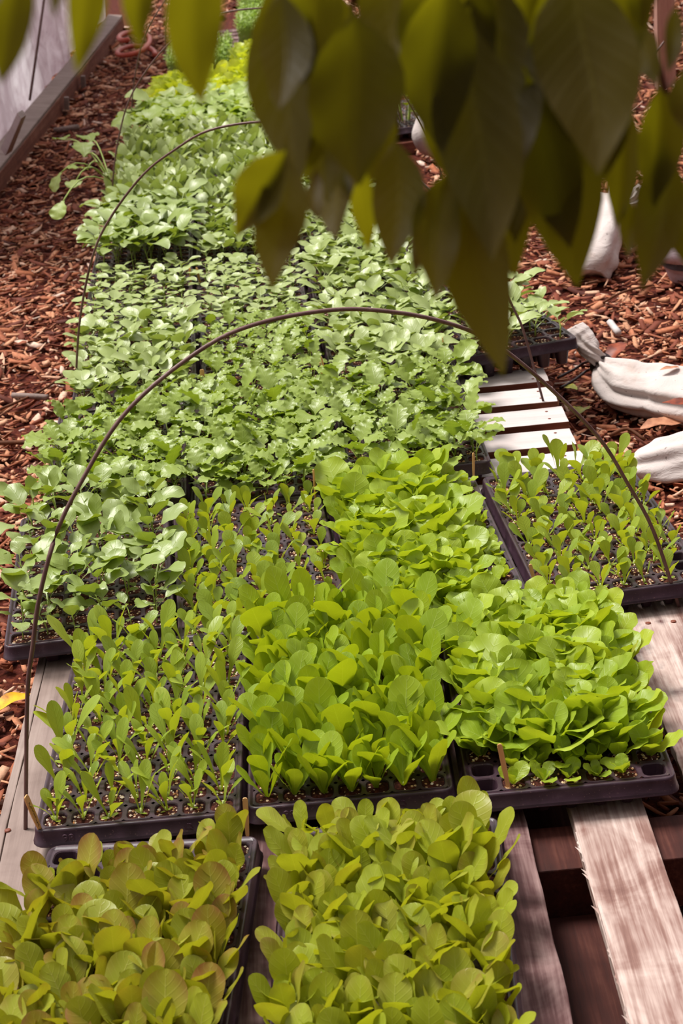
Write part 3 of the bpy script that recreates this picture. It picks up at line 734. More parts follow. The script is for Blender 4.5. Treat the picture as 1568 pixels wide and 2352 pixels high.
def pallet_far(y0, n, label, white, x1=.485, x0=-.50):
    p = empty('wooden_pallet', (0, 0, 0)); tag(p, label, 'pallet', 'wooden pallets')
    for i in range(n):
        y = y0 + i*.1285
        o = obj('deck_board', box_me('deck_board', x1-x0, .0925, .022, M['white_board' if white else 'plank_b'], 12, 3, .001), p, ((x1+x0)/2 + rng.uniform(-.003, .003), y, DECK-.011), (0, 0, R(rng.uniform(-.4, .4))))
        o.data.materials.append(M['raw_wood'])
        for f in o.data.polygons:
            if abs(f.normal.z) < .6: f.material_index = 1   # sawn edges were never whitewashed
        bevel(o, .0015)
    for x in (x0+.04, -.06, x1-.035):
        o = obj('stringer', box_me('stringer', .04, n*.1285-.03, .085, M['raw_wood'], 2, 12, .001), p, (x, y0 + (n-1)*.1285/2, DECK-.0225-.0425)); bevel(o, .002)
    for i in range(min(n, 3)): 
        o = obj('bottom_board', box_me('bottom_board', x1-x0-.02, .09, .016, M['raw_wood'], 8, 2, .001), p, ((x1+x0)/2, y0 + i*(n-1)*.1285/2, DECK-.0225-.085-.008)); bevel(o, .0015)
    for i in range(n):
        if not white: break
        for dy in (-.022, .022):
            V, F = tube([(0, 0, -.003), (0, 0, .0008)], [.003, .0032], 8)
            obj('nail', mesh('nail', V, F, M['nail']), p, (x1-.035, y0+i*.1285+dy, DECK))
pallet_far(2.82, 9, 'whitewashed wooden pallet with slats running across, in the gap among the trays', True)
pallet_far(4.02, 10, 'wooden pallet under the cabbage trays in the middle distance', False, .29)
pallet_far(5.36, 14, 'wooden pallet under the tall and oval-leaved seedlings', False, .24)
pallet_far(7.2, 19, 'wooden pallet under the yellow-green lettuce and sprouts at the far end', False, .06)

# ------------------------------------------------------------------ wire hoops
HO = [(0.0, 0.152), (0.035, 0.35), (0.055, 0.423), (0.075, 0.489), (0.113, 0.573), (0.159, 0.636), (0.218, 0.701), (0.286, 0.745), (0.373, 0.78), (0.451, 0.789), (0.543, 0.783), (0.617, 0.766), (0.705, 0.733), (0.788, 0.685), (0.873, 0.604), (0.97, 0.49), (1.023, 0.397), (1.07, 0.302), (1.118, 0.150)]
def hoop(f0, f1, label, rad=.0031, prof=HO, zs=1.0, foot=True):
    f0, f1 = np.array(f0, float), np.array(f1, float); L = np.linalg.norm((f1-f0)[:2]); e = (f1-f0)/L; e[2] = 0
    pts = [np.array((f0[0]+e[0]*s*L/prof[-1][0], f0[1]+e[1]*s*L/prof[-1][0], z*zs)) for s, z in prof]
    pts = smooth_path(pts, 5)
    V, F = tube(pts, rad, 8)
    o = obj('wire_hoop', mesh('wire_hoop', V, F, M['wire'])); tag(o, label, 'hoop', 'wire hoops over the trays')
hoop((-.478, 2.178, .15), (.532, 2.657, .15), 'thick rusty wire hoop arching over the nearest lettuce and kale trays')
H2 = [(0.0, 0.15), (0.017, 0.241), (0.048, 0.373), (0.099, 0.51), (0.156, 0.595), (0.237, 0.678), (0.311, 0.726), (0.392, 0.764), (0.507, 0.777), (.62, .765), (.74, .715), (.85, .62), (.945, .5), (1.011, 0.359), (1.031, 0.301), (1.064, 0.150)]
hoop((-.579, 3.938, .15), (.453, 3.679, .15), 'second rusty wire hoop, standing with one foot on the whitewashed slats', .0027, H2)
hoop((-.63, 5.62, .15), (.42, 5.45, .15), 'thin wire hoop standing over the tall long-stemmed seedlings', .0026, H2)
hoop((-.66, 6.95, .15), (.36, 6.85, .15), 'thin grey wire hoop standing in front of the yellow-green lettuce', .0026, H2)
hoop((-.62, 8.75, .15), (.34, 8.7, .15), 'furthest wire hoop, standing over the fine sprouts', .0026, H2)

# ------------------------------------------------------------------ marker sticks
def stick(x, y, h, lean, label, w=.0065, writing=False, rz=0., z=RIM-.012):
    g = G(); n = 6; V = []
    prof = [(0, .5, .3), (.05, .7, .5), (.5, 1, 1), (.93, 1, 1), (.985, .75, 1), (1, .4, .8)]
    for t, a, b in prof:
        for sx, sy in ((-1, -1), (1, -1), (1, 1), (-1, 1)): V.append((sx*w/2*a, sy*.0009*b, t*h))
    F = [(i*4+k, i*4+(k+1) % 4, (i+1)*4+(k+1) % 4, (i+1)*4+k) for i in range(5) for k in range(4)] + [(3, 2, 1, 0), (20, 21, 22, 23)]
    me = mesh('marker_stick', V, F, M['stick'], smooth=False)
    o = obj('marker_stick', me, None, (x, y, z), (R(lean[0]), R(lean[1]), R(rz))); tag(o, label, 'plant marker', 'wooden marker sticks')
    if writing:
        # a line of scribbled handwriting up the flat of the stick
        r = random.Random(2); pts = []
        for i in range(60): pts.append((r.uniform(-.0018, .0018), -.00105, h*.25 + h*.6*i/60 + r.uniform(-.001, .001)))
        V, F = tube(pts, .00022, 4); obj('pencil_writing', mesh('pencil_writing', V, F, M['ink']), o)
    return o
stick(-.4405, 2.102, .078, (2, -16), 'wooden marker stick with scribbled writing at the corner of the sparse tray', .009, True, 60)
stick(-.165, 2.062, .06, (0, 3), 'pale stick end poking up in the gap between the two numbered trays', .007, z=RIM-.02)
stick(.187, 2.093, .078, (0, -7), 'orange-brown marker stick beside the empty front cells of the broad lettuce tray', .007)
stick(-.046, 3.135, .075, (0, 3), 'slim marker stick at the far corner of the sparse tray, below the middle kale', .005, rz=60)
stick(.252, 3.172, .062, (0, 5), 'slim marker stick at the far corner of the broad lettuce tray below the kale', .006, rz=50)
stick(.121, 2.645, .05, (0, 8), 'pale stick tip poking out of upright lettuce at the back of its tray', .006, z=RIM+.012)
stick(.306, 2.705, .045, (0, -10), 'pale stick tip at the front corner of the sparse tray by the sacks', .006)
stick(-.279, 3.83, .06, (0, 4), 'broad pale marker stick in the gap by the grey-green cabbage', .010)
stick(-.012, 3.80, .06, (0, -3), 'thinner of two sticks side by side behind the kale, leaning towards the cabbage', .004)
stick(-.002, 3.815, .068, (0, -8), 'taller of two sticks side by side behind the kale', .004)
stick(-.338, 4.70, .055, (0, 2), 'stick on the path side of the tray gap before the tall seedlings', .006)
stick(-.312, 4.70, .055, (0, -6), 'stick on the inner side of the tray gap before the tall seedlings', .006)
stick(.263, 3.86, .07, (0, -2), 'stick at the near corner of the askew tray above the slats', .006)
stick(-.19, 7.22, .10, (0, 0), 'faint pale stick standing before the yellow-green lettuce', .008)

# ------------------------------------------------------------------ sacks
def sack_body(name, path, half, lift, mat, nf=9, seed=1, nseg=60, nr=56, folds=None, flat=True):
    """a filled cloth sack: loft along a path, folds run lengthwise and gather at the tie"""
    r = random.Random(seed); P = smooth_path(path, 10); n = len(P)
    T_ = np.linspace(0, 1, n); hw = np.interp(T_, [h[0] for h in half], [h[1] for h in half]); hz = np.interp(T_, [h[0] for h in half], [h[2] for h in half])
    fd = np.interp(T_, [f[0] for f in folds], [f[1] for f in folds])
    ph = [r.uniform(0, 6.28) for _ in range(8)]
    V, F = [], []
    for i in range(n):
        p = P[i]; t = P[min(i+1, n-1)] - P[max(i-1, 0)]; t = t/np.linalg.norm(t)
        a = np.cross(t, (0, 0, 1)); a /= np.linalg.norm(a)+1e-9; b = np.cross(a, t)
        for k in range(nr):
            th = 2*math.pi*k/nr; s = T_[i]
            f = 1 + fd[i]*(.5*math.sin(nf*th + ph[0] + 2.5*s) + .35*math.sin((nf*1.7//1)*th + ph[1] - 3*s) + .3*math.sin(3*th + ph[2] + 4*s)) + .03*math.sin(9*s*3.1+2*th+ph[3])
            q = p + a*math.cos(th)*hw[i]*f + b*math.sin(th)*hz[i]*f
            if flat: q[2] = max(q[2], .012 + .004*math.sin(th*5+s*20))
            V.append(q)
    for i in range(n-1):
        for k in range(nr): F.append((i*nr+k, i*nr+(k+1) % nr, (i+1)*nr+(k+1) % nr, (i+1)*nr+k))
    F.append(tuple(range(nr-1, -1, -1))); F.append(tuple((n-1)*nr+k for k in range(nr)))
    return mesh(name, V, F, mat)
def sack(label, segs, cordpts=None, mat='sack', seed=1):
    s = empty('sandbag', segs[0][1][0]); s.location = (0, 0, 0); tag(s, label, 'sandbag', 'white cloth sandbags weighing the edge')
    for i, (nm, path, half, folds, nf) in enumerate(segs):
        obj(nm, sack_body(nm, path, half, 0, M[mat], nf, seed+i, folds=folds), s)
    if cordpts:
        g = G()
        for pts, rad in cordpts:
            V, F = tube(smooth_path(pts, 5), rad, 7); g.add(V, F)
        obj('tie_cord', g.mesh('tie_cord', M['cord']), s)
    return s
def A3(px, py, z): return tuple(at(px, py, z))
def coil(c, ax, rad, turns, pitch, n=14):
    ax = np.array(ax, float); ax /= np.linalg.norm(ax); u = np.cross(ax, (0, 0, 1)); u /= np.linalg.norm(u); v = np.cross(ax, u)
    return [np.array(c) + rad*(u*math.cos(2*math.pi*k/n) + v*math.sin(2*math.pi*k/n)) + ax*pitch*(k/n-turns/2) for k in range(int(n*turns)+1)]
# large sack, tied, its neck standing towards the askew tray
tie = np.array(A3(1382, 838, .085))
sack('tied white sandbag with dirt specks, its gathered neck up against the askew tray', [
    ('sack_body', [tie, A3(1410, 862, .075), A3(1462, 890, .062), A3(1530, 900, .06), A3(1610, 915, .06), A3(1700, 930, .055), A3(1760, 935, .05)],
     [(0, .018, .017), (.12, .038, .03), (.3, .085, .05), (.55, .105, .058), (.9, .11, .06), (1, .04, .03)], [(0, .35), (.2, .26), (.5, .13), (1, .06)], 7),
    ('sack_neck', [tie, A3(1358, 808, .12), A3(1335, 776, .15), A3(1318, 750, .175)], [(0, .018, .017), (.4, .024, .02), (.8, .034, .018), (1, .03, .008)], [(0, .3), (.6, .22), (1, .25)], 6)],
    [(coil(tie, (np.array(A3(1410, 862, .075))-tie), .0245, 4.2, .0045), .0036),
     ([tie+np.array((-.012, -.01, .012)), A3(1345, 832, .06), A3(1315, 850, .04), A3(1280, 868, .03)], .0034),
     ([tie+np.array((-.01, -.016, -.004)), A3(1350, 850, .05), A3(1320, 872, .035), A3(1286, 892, .03)], .0034)], seed=3)
sack('white sandbag folded over on itself, lying beside the far corner of the sparse tray', [
    ('sack_body', [A3(1446, 1075, .03), A3(1470, 1070, .036), A3(1515, 1062, .042), A3(1570, 1052, .045), A3(1640, 1044, .045), A3(1720, 1036, .04)],
     [(0, .012, .016), (.15, .04, .028), (.4, .065, .04), (.8, .085, .045), (1, .05, .03)], [(0, .1), (.3, .24), (1, .15)], 5)], seed=8)
sack('upright white sandbag sagging on the bark behind the hanging leaves', [
    ('sack_body', [A3(1352, 640, .02), A3(1356, 600, .06), A3(1368, 545, .10), A3(1382, 500, .13), A3(1392, 470, .15)],
     [(0, .05, .06), (.3, .075, .07), (.7, .075, .07), (.92, .06, .06), (1, .03, .03)], [(0, .12), (.5, .14), (1, .1)], 4)], seed=12)
t2 = np.array(A3(1447, 478, .13))
sack('small tied sandbag with a pale ruffled neck, leaning beyond the upright one', [
    ('sack_body', [t2, A3(1432, 495, .11), A3(1408, 520, .08), A3(1385, 545, .05)], [(0, .016, .016), (.3, .05, .04), (.7, .07, .06), (1, .04, .04)], [(0, .3), (.5, .15), (1, .1)], 6),
    ('sack_neck', [t2, A3(1454, 462, .155), A3(1464, 440, .18), A3(1470, 428, .195)], [(0, .016, .016), (.5, .026, .02), (1, .02, .01)], [(0, .35), (1, .3)], 6)],
    [(coil(t2, (.5, .3, 1), .0185, 2.2, .004), .002)], seed=17)
sack('rounded grey sack at the edge of the bark path beside the branch', [
    ('sack_body', [A3(1582, 640, .01), A3(1580, 590, .08), A3(1585, 520, .15), A3(1592, 450, .2)], [(0, .05, .05), (.35, .08, .07), (.75, .07, .06), (1, .03, .03)], [(0, .05), (1, .08)], 4)], mat='greysack', seed=22)
sack('bright white sandbag far off beyond the empty tray', [
    ('sack_body', [A3(978, 300, .12), A3(1000, 305, .12), A3(1025, 308, .11), A3(1055, 312, .1)], [(0, .05, .06), (.3, .1, .09), (.8, .1, .09), (1, .05, .05)], [(0, .06), (1, .08)], 4)], seed=30)

# weathered lilac-grey board leaning by the small sandbag
o = obj('grey_board', box_me('grey_board', .055, .75, .02, M['greysack'], 2, 8, .001), None, A3(1420, 430, .10), (R(10), R(-6), R(-14))); bevel(o, .002)
tag(o, 'lilac-grey board lying behind the small tied sandbag', 'board')

# ------------------------------------------------------------------ beyond, between the leaves
tray(.44, 6.95, 10, 7, 14, 'black plug tray of bare pale soil out on the bark by the far white sandbag', 'pale dry potting mix in the far tray on the bark', (), 4, z=.10)
o = obj('wooden_crate', box_me('wooden_crate', .34, .6, .045, M['raw_wood'], 2, 2, .001), None, (.40, 7.22, .0265), (0, 0, R(10))); tag(o, 'low dark timber base under the far tray on the bark', 'timber')
def pot(px, py, label, h=.17, r0=.07, r1=.09):
    c = at(px, py, 0); t = empty('plant_pot', c); tag(t, label, 'pot')
    prof = [(r0*.2, .004), (r0, .004), (r0+.002, .01), (r1, h*.85), (r1+.008, h*.86), (r1+.008, h), (r1, h), (r1-.004, h*.9), (.01, h*.88)]
    n = 28; V = [(r*math.cos(2*math.pi*k/n), r*math.sin(2*math.pi*k/n), z) for r, z in prof for k in range(n)]
    F = [(i*n+k, i*n+(k+1) % n, (i+1)*n+(k+1) % n, (i+1)*n+k) for i in range(len(prof)-1) for k in range(n)]
    obj('pot_body', mesh('pot_body', V, F, M['dark']), t); return c, t
c, t = pot(926, 110, 'dark plant pot far off on the bark')
g = G(); r = random.Random(31)
for i in range(9):
    V, F, UV = leaf(r.uniform(.12, .22), .05, 'peach', R(r.uniform(50, 85)), R(r.uniform(20, 80)), i*2.4, (0, 0, .15), .1, NL=8, NW=4, r=r); g.add(V, F, UV, r.random())
obj('foliage', g.mesh('foliage', M['upright']), t)
c2 = at(935, 335, 0); t = empty('leafy_weed', c2); tag(t, 'loose green plant with thin stems growing beside the far tray', 'plant')
g = G(); st = G(); r = random.Random(33)
for i in range(11):
    az = r.uniform(0, 6.28); h = r.uniform(.12, .30); d = r.uniform(.02, .12); tip = np.array((d*math.cos(az), d*math.sin(az), h))
    V, F = tube(smooth_path([(0, 0, .01), tip*np.array((.4, .4, .6)), tip], 3), .0025, 5); st.add(V, F)
    for q in range(2):
        V, F, UV = leaf(r.uniform(.06, .09), .04, 'oval', R(r.uniform(0, 40)), R(30), r.uniform(0, 6.28), tuple(tip*(1-.15*q)), .1, NL=6, NW=4, r=r); g.add(V, F, UV, r.random())
obj('foliage', g.mesh('foliage', M['upright']), t); obj('stem', st.mesh('stem', M['stem']), t)
# timber post with a rope line, top corner of the bed
p0 = at(1528, 205, 0)
ps = empty('timber_post', p0); tag(ps, 'pinkish timber post with a wider cap, at the far side of the path', 'post')
o = obj('post_shaft', box_me('post_shaft', .075, .075, .62, M['pinkwood'], 2, 2, .001), ps, (0, 0, .31)); bevel(o, .003)
o = obj('post_cap', box_me('post_cap', .13, .10, .035, M['pinkwood'], 2, 2, .001), ps, (0, 0, .638)); bevel(o, .003)
o = obj('timber_post', box_me('timber_post', .06, .06, .7, M['pinkwood'], 2, 2, .001), None, (p0.x-.2, p0.y+.15, .35)); bevel(o, .003); tag(o, 'narrower pinkish timber upright beside the capped post', 'post')
V, F = tube(smooth_path([A3(1352, 300, .02), A3(1400, 240, .18), A3(1450, 185, .33), A3(1500, 125, .43), A3(1526, 95, .47)], 5), .004, 6)
tag(obj('rope', mesh('rope', V, F, M['wire'])), 'taut twisted line running up to the timber post', 'rope')

# ------------------------------------------------------------------ ground
gm = bpy.data.meshes.new('ground'); n = 60
V = [(-4 + 9*i/n, .2 + 15*j/n, .004*math.sin(i*2.1+j*1.3)) for j in range(n+1) for i in range(n+1)]
F = [(j*(n+1)+i, j*(n+1)+i+1, (j+1)*(n+1)+i+1, (j+1)*(n+1)+i) for j in range(n) for i in range(n)]
tag(obj('ground', mesh('ground', V, F, M['ground'])), 'dark red-brown ground under the bark chips', 'ground', kind='structure')
def chips():
    Vs, Fs, Ts = [], [], []; base = 0
    areas = [(-.95, -.38, 2.0, 4.2, 3600, 1.0), (-1.25, -.45, 4.2, 6.5, 2400, 1.15), (-1.25, -.5, 6.5, 11., 1500, 1.35), (.40, 1.0, 2.3, 4.6, 3400, 1.0), (.42, 1.5, 4.6, 7., 2200, 1.15), (.3, 2.1, 7., 11.5, 900, 1.5), (-.5, .42, 1.3, 2.7, 900, 1.0), (1.0, 1.9, 2.3, 4.6, 1500, 1.2), (.42, 1.9, .9, 2.3, 1700, 1.1), (-1.7, -.95, 2.0, 6.5, 1100, 1.3), (-1.5, -.5, .9, 2.0, 1500, 1.1), (-.5, .42, .7, 1.3, 1600, 1.1), (1.5, 2.4, 4.6, 7., 900, 1.4), (-.9, .3, 11., 14, 500, 1.8)]
    tmpl = np.array([(-1, -1, -1), (-.55, -1, 0), (.4, -1, 0), (1, -.55, -1), (1, .6, -1), (.5, 1, 0), (-.45, 1, 0), (-1, .7, -1)], float)
    for x0, x1, y0, y1, den, sc_ in areas:
        N = int((x1-x0)*(y1-y0)*den)
        L = np.clip(nrs.lognormal(math.log(.011), .55, N), .004, .04)*sc_; W = np.clip(L*nrs.uniform(.12, .46, N), .0018, .0095*sc_); H = nrs.uniform(.0012, .004, N)
        az = nrs.uniform(0, math.pi*2, N); tl = nrs.normal(0, .25, N); rl = nrs.normal(0, .4, N)
        cx = nrs.uniform(x0, x1, N); cy = nrs.uniform(y0, y1, N); cz = nrs.uniform(.004, .024, N)
        tint = np.clip(nrs.beta(1.35, 1.7, N), 0, 1)
        P = np.zeros((N, 16, 3))
        jit = nrs.uniform(.75, 1.2, (N, 8, 2))
        for k in range(8):
            for s, hz in ((0, -1), (1, 1)):
                X = tmpl[k, 0]*L*jit[:, k, 0]; Y = tmpl[k, 1]*W*jit[:, k, 1]; Z = hz*H*.5 + (X/L)**2*L*.06
                Z2 = Z*np.cos(rl) + Y*np.sin(rl); Y2 = Y*np.cos(rl) - Z*np.sin(rl)
                X2 = X*np.cos(tl) - Z2*np.sin(tl); Z3 = X*np.sin(tl) + Z2*np.cos(tl)
                P[:, s*8+k, 0] = cx + X2*np.cos(az) - Y2*np.sin(az); P[:, s*8+k, 1] = cy + X2*np.sin(az) + Y2*np.cos(az); P[:, s*8+k, 2] = cz + Z3
        Vs.append(P.reshape(-1, 3)); Ts.append(np.repeat(tint, 16))
        b = base + np.arange(N)*16
        top = np.stack([np.stack([b+8, b+9, b+14, b+15], 1), np.stack([b+9, b+10, b+13, b+14], 1), np.stack([b+10, b+11, b+12, b+13], 1)], 1).reshape(-1, 4)
        sides = np.stack([np.stack([b+k, b+(k+1) % 8, b+8+(k+1) % 8, b+8+k], 1) for k in range(8)], 1).reshape(-1, 4)
        Fs += [top, sides]; base += N*16
    V = np.concatenate(Vs).astype(np.float32); Fq = np.concatenate(Fs).astype(np.int32); T_ = np.concatenate(Ts).astype(np.float32)
    me = bpy.data.meshes.new('bark_mulch'); me.vertices.add(len(V)); me.vertices.foreach_set('co', V.ravel())
    me.loops.add(Fq.size); me.loops.foreach_set('vertex_index', Fq.ravel())
    me.polygons.add(len(Fq)); me.polygons.foreach_set('loop_start', np.arange(len(Fq), dtype=np.int32)*4)
    a = me.attributes.new('tint', 'FLOAT', 'POINT'); a.data.foreach_set('value', T_)
    me.materials.append(M['chip']); me.update(calc_edges=True); me.validate()
    tag(obj('bark_mulch', me), 'loose red-brown bark chips covering the ground on both sides of the trays', 'mulch', kind='stuff')
chips()
# larger sticks and fallen leaves lying on the bark
def fallen(px, py, L, W, mat, az, label, z=.03, prof='peach', bend=30, el=8):
    V, F, UV = leaf(L, W, prof, R(el), R(bend), R(az), (0, 0, 0), .25, .05, 2, NL=14, NW=6)
    V2 = [(a*1, b, c-.0006) for a, b, c in V]; n = len(V)
    o = obj('fallen_leaf', mesh('fallen_leaf', V, F, M[mat], UV, [0]*n), None, at(px, py, z)); tag(o, label, 'leaf', 'fallen leaves'); return o
fallen(78, 1592, .10, .04, 'fall_yellow', 215, 'bright yellow fallen leaf beside the nearest pallet corner', .035)
fallen(1318, 1058, .085, .026, 'fall_yellow', 60, 'curled yellow fallen leaf on the bark by the folded sandbag', .03, 'oval')
fallen(1352, 1052, .06, .032, 'fall_green', 20, 'green and yellow fallen leaf beside the curled yellow one', .035, 'oval')
fallen(1520, 925, .11, .042, 'fall_brown', -15, 'brown fallen leaf lying on the tied white sandbag', .125, 'oval', 20, 0)
fallen(1395, 832, .075, .05, 'fall_brown', 40, 'dark brown fallen leaf standing behind the sandbag tie', .05, 'oval', 40, 40)
fallen(1330, 950, .05, .04, 'fall_green', 70, 'olive fallen leaf between the slats and the tied sandbag', .035, 'oval')
fallen(1470, 985, .12, .06, 'fall_tan', 10, 'pale tan fallen leaf on the bark below the tied sandbag', .04, 'oval')
fallen(1325, 895, .05, .03, 'fall_green', 130, 'small yellow-green leaf on the bark by the black cord', .03, 'oval')
fallen(1515, 850, .05, .02, 'fall_tan', 20, 'small tan leaf scrap on top of the tied white sandbag', .128, 'oval', 10, 0)
def twig(pts, rad, label, mat='twig'):
    V, F = tube(smooth_path(pts, 4), rad, 6); tag(obj('fallen_twig', mesh('fallen_twig', V, F, M[mat])), label, 'twig', 'fallen twigs')
twig([A3(1385, 695, .03), A3(1420, 675, .04), A3(1460, 662, .035), A3(1500, 655, .03)], .0035, 'dark bent twig on the bark below the upright sandbag')
twig([A3(1400, 1000, .04), A3(1440, 985, .045), A3(1480, 1010, .03)], .004, 'dark twig on the bark between the two sandbags')
twig([A3(0, 940, .03), A3(80, 905, .035), A3(150, 862, .03)], .0035, 'dark crooked twig on the path beside the grey-green cabbage')
twig([A3(30, 908, .03), A3(70, 910, .035), A3(110, 913, .03)], .008, 'pale straight stick on the path by the kale', 'plank')
twig([A3(-20, 1018, .03), A3(60, 1016, .035), A3(160, 1020, .03)], .006, 'dark straight stick lying beside the path-side kale')
twig([A3(125, 300, .03), A3(180, 292, .04)], .014, 'grey blurred stick lying near the plastic wall', 'plank')
twig([A3(1400, 740, .04), A3(1420, 765, .04)], .009, 'short pale split of wood lying on the bark', 'white_board')

# ------------------------------------------------------------------ plastic-clad wall with its baseboard
wa, wb = Vector((-1.185, 6.0, 0)), Vector((-.965, 10.9, 0))
d = (wb-wa); L = d.length; rz = math.atan2(d.y, d.x)
ws = empty('wall_left', wa, (0, 0, rz)); tag(ws, 'wrinkled translucent plastic wall standing along the bark path', 'wall', kind='structure')
nx, nz = 110, 30; V = []
for j in range(nz+1):
    for i in range(nx+1):
        s, z = i/nx*L, j/nz*2.0
        V.append((s, .128 + .035*z*z*.5 + .012*math.sin(s*7+3*math.sin(z*2)) + .009*math.sin(s*19+z*3) + .01*math.sin(z*4+s*2), .085+z))
F = [(j*(nx+1)+i, j*(nx+1)+i+1, (j+1)*(nx+1)+i+1, (j+1)*(nx+1)+i) for j in range(nz) for i in range(nx)]
obj('plastic_film', mesh('plastic_film', V, F, M['film']), ws)
bb = empty('baseboard_left', wa, (0, 0, rz)); tag(bb, 'timber baseboard with a pale ledge below the plastic wall', 'baseboard', kind='structure')
o = obj('board', box_me('board', L, .03, .085, M['raw_wood'], 40, 1, .0015), bb, (L/2, .03, .043)); bevel(o, .003)
o = obj('ledge', box_me('ledge', L, .085, .02, M['plank'], 40, 1, .0012), bb, (L/2, .06, .096), (R(8), 0, 0)); bevel(o, .003)
for s in (2.45, 3.0):
    o = obj('stake', box_me('stake', .022, .022, .085, M['plank'], 1, 1, .001), bb, (s, -.008, .04), (R(5), 0, 0)); bevel(o, .003)
V, F = tube([(2.0, .07, .16), (2.5, .02, .55), (3.3, -.02, 1.15)], .006, 6)
tag(obj('guy_wire', mesh('guy_wire', V, F, M['wire']), None, wa, (0, 0, rz)), 'thin straight wire slanting up in front of the plastic wall', 'wire')
V, F = tube([A3(14, 345, .17), A3(50, 262, .36)], [.022, .016], 4)
o = obj('white_lath', mesh('white_lath', V, F, M['white_board'], smooth=False))
tag(o, 'short white lath leaning on the plastic wall above the ledge', 'lath')
V, F = tube(smooth_path([np.array(A3(312, 132, .03)) + np.array((.10*math.cos(a)*(1-.03*a), .26*math.sin(a), .012*a)) for a in np.linspace(0, 11, 40)], 2), .013, 8)
tag(obj('garden_hose', mesh('garden_hose', V, F, M['hose'])), 'coiled orange hose lying on the bark near the far sprouts', 'hose')

# ------------------------------------------------------------------ overhanging fruit-tree branches, close to the camera
# base px, tip px, width px, distance, fold, bow (how far the blade swings out of its plane), sideways turn
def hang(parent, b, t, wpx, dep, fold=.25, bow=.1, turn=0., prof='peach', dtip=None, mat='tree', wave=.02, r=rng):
    B, Tp = atd(b[0], b[1], dep), atd(t[0], t[1], dtip if dtip else dep + r.uniform(-.03, .03))
    d = Tp - B; L = np.linalg.norm(d); e = d/L
    view = np.array([0, 0, CAMH]) - .5*(B+Tp); view /= np.linalg.norm(view)
    nrm = view - e*np.dot(view, e); nrm /= np.linalg.norm(nrm)
    lat = np.cross(nrm, e)
    ct, st_ = math.cos(turn), math.sin(turn)
    lat, nrm = lat*ct + nrm*st_, nrm*ct - lat*st_
    P = np.array(PROF[prof]); NL, NW = 26, 8; W = wpx*dep/FPX
    V, F, UV = [], [], []; ph = r.uniform(0, 6.28)
    for i in range(NL+1):
        s = i/NL; w = np.interp(s, P[:, 0], P[:, 1])*W/2
        c = B + e*L*s + nrm*(-bow*L*math.sin(math.pi*s)) + lat*(.025*L*math.sin(s*5+ph))
        for j in range(NW+1):
            u = -1+2*j/NW
            V.append(c + lat*u*w*math.cos(fold*1.2) + nrm*(abs(u)*w*math.sin(fold*1.2)*1.0 + wave*W*math.sin(s*16+ph+2*u)*u*u)); UV.append(((u+1)/2, s))
    n = NW+1
    F = [(i*n+j, i*n+j+1, (i+1)*n+j+1, (i+1)*n+j) for i in range(NL) for j in range(NW)]
    tv = r.random()
    o = obj('leaf', mesh('leaf', V, F, M[mat], UV, [tv]*len(V)), parent)
    return B
def branch(label, twigs, leaves, dark=False):
    e = empty('fruit_tree_branch'); tag(e, label, 'branch', 'overhanging branches')
    for pts, rad in twigs:
        P = smooth_path([atd(p[0], p[1], p[2]+.07) for p in pts], 6)
        V, F = tube(P, np.linspace(rad*.6, rad*.3, len(P)), 8); obj('twig', mesh('twig', V, F, M['twig']), e)
    for lf in leaves: hang(e, *lf)
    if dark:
        # unseen upper leaves of the bough, added to shade the hanging ones
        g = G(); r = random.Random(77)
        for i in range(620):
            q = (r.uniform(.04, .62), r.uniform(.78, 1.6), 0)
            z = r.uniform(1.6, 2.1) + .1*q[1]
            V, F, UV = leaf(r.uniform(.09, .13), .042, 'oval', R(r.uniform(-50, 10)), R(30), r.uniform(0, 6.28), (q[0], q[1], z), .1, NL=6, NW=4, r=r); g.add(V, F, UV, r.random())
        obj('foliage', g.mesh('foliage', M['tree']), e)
branch('bright leafy branch end hanging into the view by the plastic wall',
  [([(-80, -150, .62), (150, -170, .63), (330, -175, .65), (480, -180, .68)], .004)],
  [((60, -130), (-8, 195), 120, .62, .2, .06, .3), ((205, -165), (182, 172), 100, .64, .25, .05, -.3), ((318, -170), (325, 118), 92, .66, .3, .05, .2),
   ((430, -175), (469, 245), 150, .68, .25, .05, -.25), ((140, -150), (127, 42), 60, .63, .3, .05, .4), ((250, -150), (262, -5), 70, .63), ((-40, -150), (-45, 60), 90, .6)])
branch('dim leafy branch over the middle of the bed, with one long pale leaf',
  [([(520, -190, .7), (700, -120, .76), (800, -20, .79), (808, 22, .8)], .004), ([(700, -120, .76), (690, 60, .8), (655, 240, .82), (643, 345, .82)], .0026), ([(800, -20, .79), (900, 120, .84), (915, 310, .86)], .0026), ([(700, -120, .76), (740, 160, .86), (765, 380, .9)], .002)],
  [((802, 10), (832, 428), 235, .8, .2, .05, .1), ((622, -90), (690, 425), 190, .83, .3, .06, .3), ((705, 150), (688, 432), 150, .85, .35, .05, -.3), ((648, 335), (632, 668), 128, .82, .22, .05, .15),
   ((655, 330), (545, 545), 165, .80, .55, .14, .5), ((722, 380), (728, 508), 44, .86, .2), ((768, 370), (774, 552), 92, .9, .25, .05, .5), ((830, 360), (842, 580), 74, .9, .25, .05, -.6), ((912, 305), (904, 612), 132, .86, .28, .06, .15),
   ((960, -90), (985, 215), 120, .84, .25), ((975, 10), (942, 212), 66, .88, .3, .05, .4), ((650, -40), (648, 255), 130, .8, .3), ((745, -60), (770, 320), 160, .87, .3), ((730, -120), (690, 205), 150, .81, .2), ((870, -120), (905, 190), 150, .85, .25),
   ((735, 215), (752, 470), 120, .88, .3), ((690, 230), (655, 420), 90, .87, .35), ((780, 200), (806, 455), 110, .9, .3), ((860, 180), (852, 430), 110, .9, .3)])
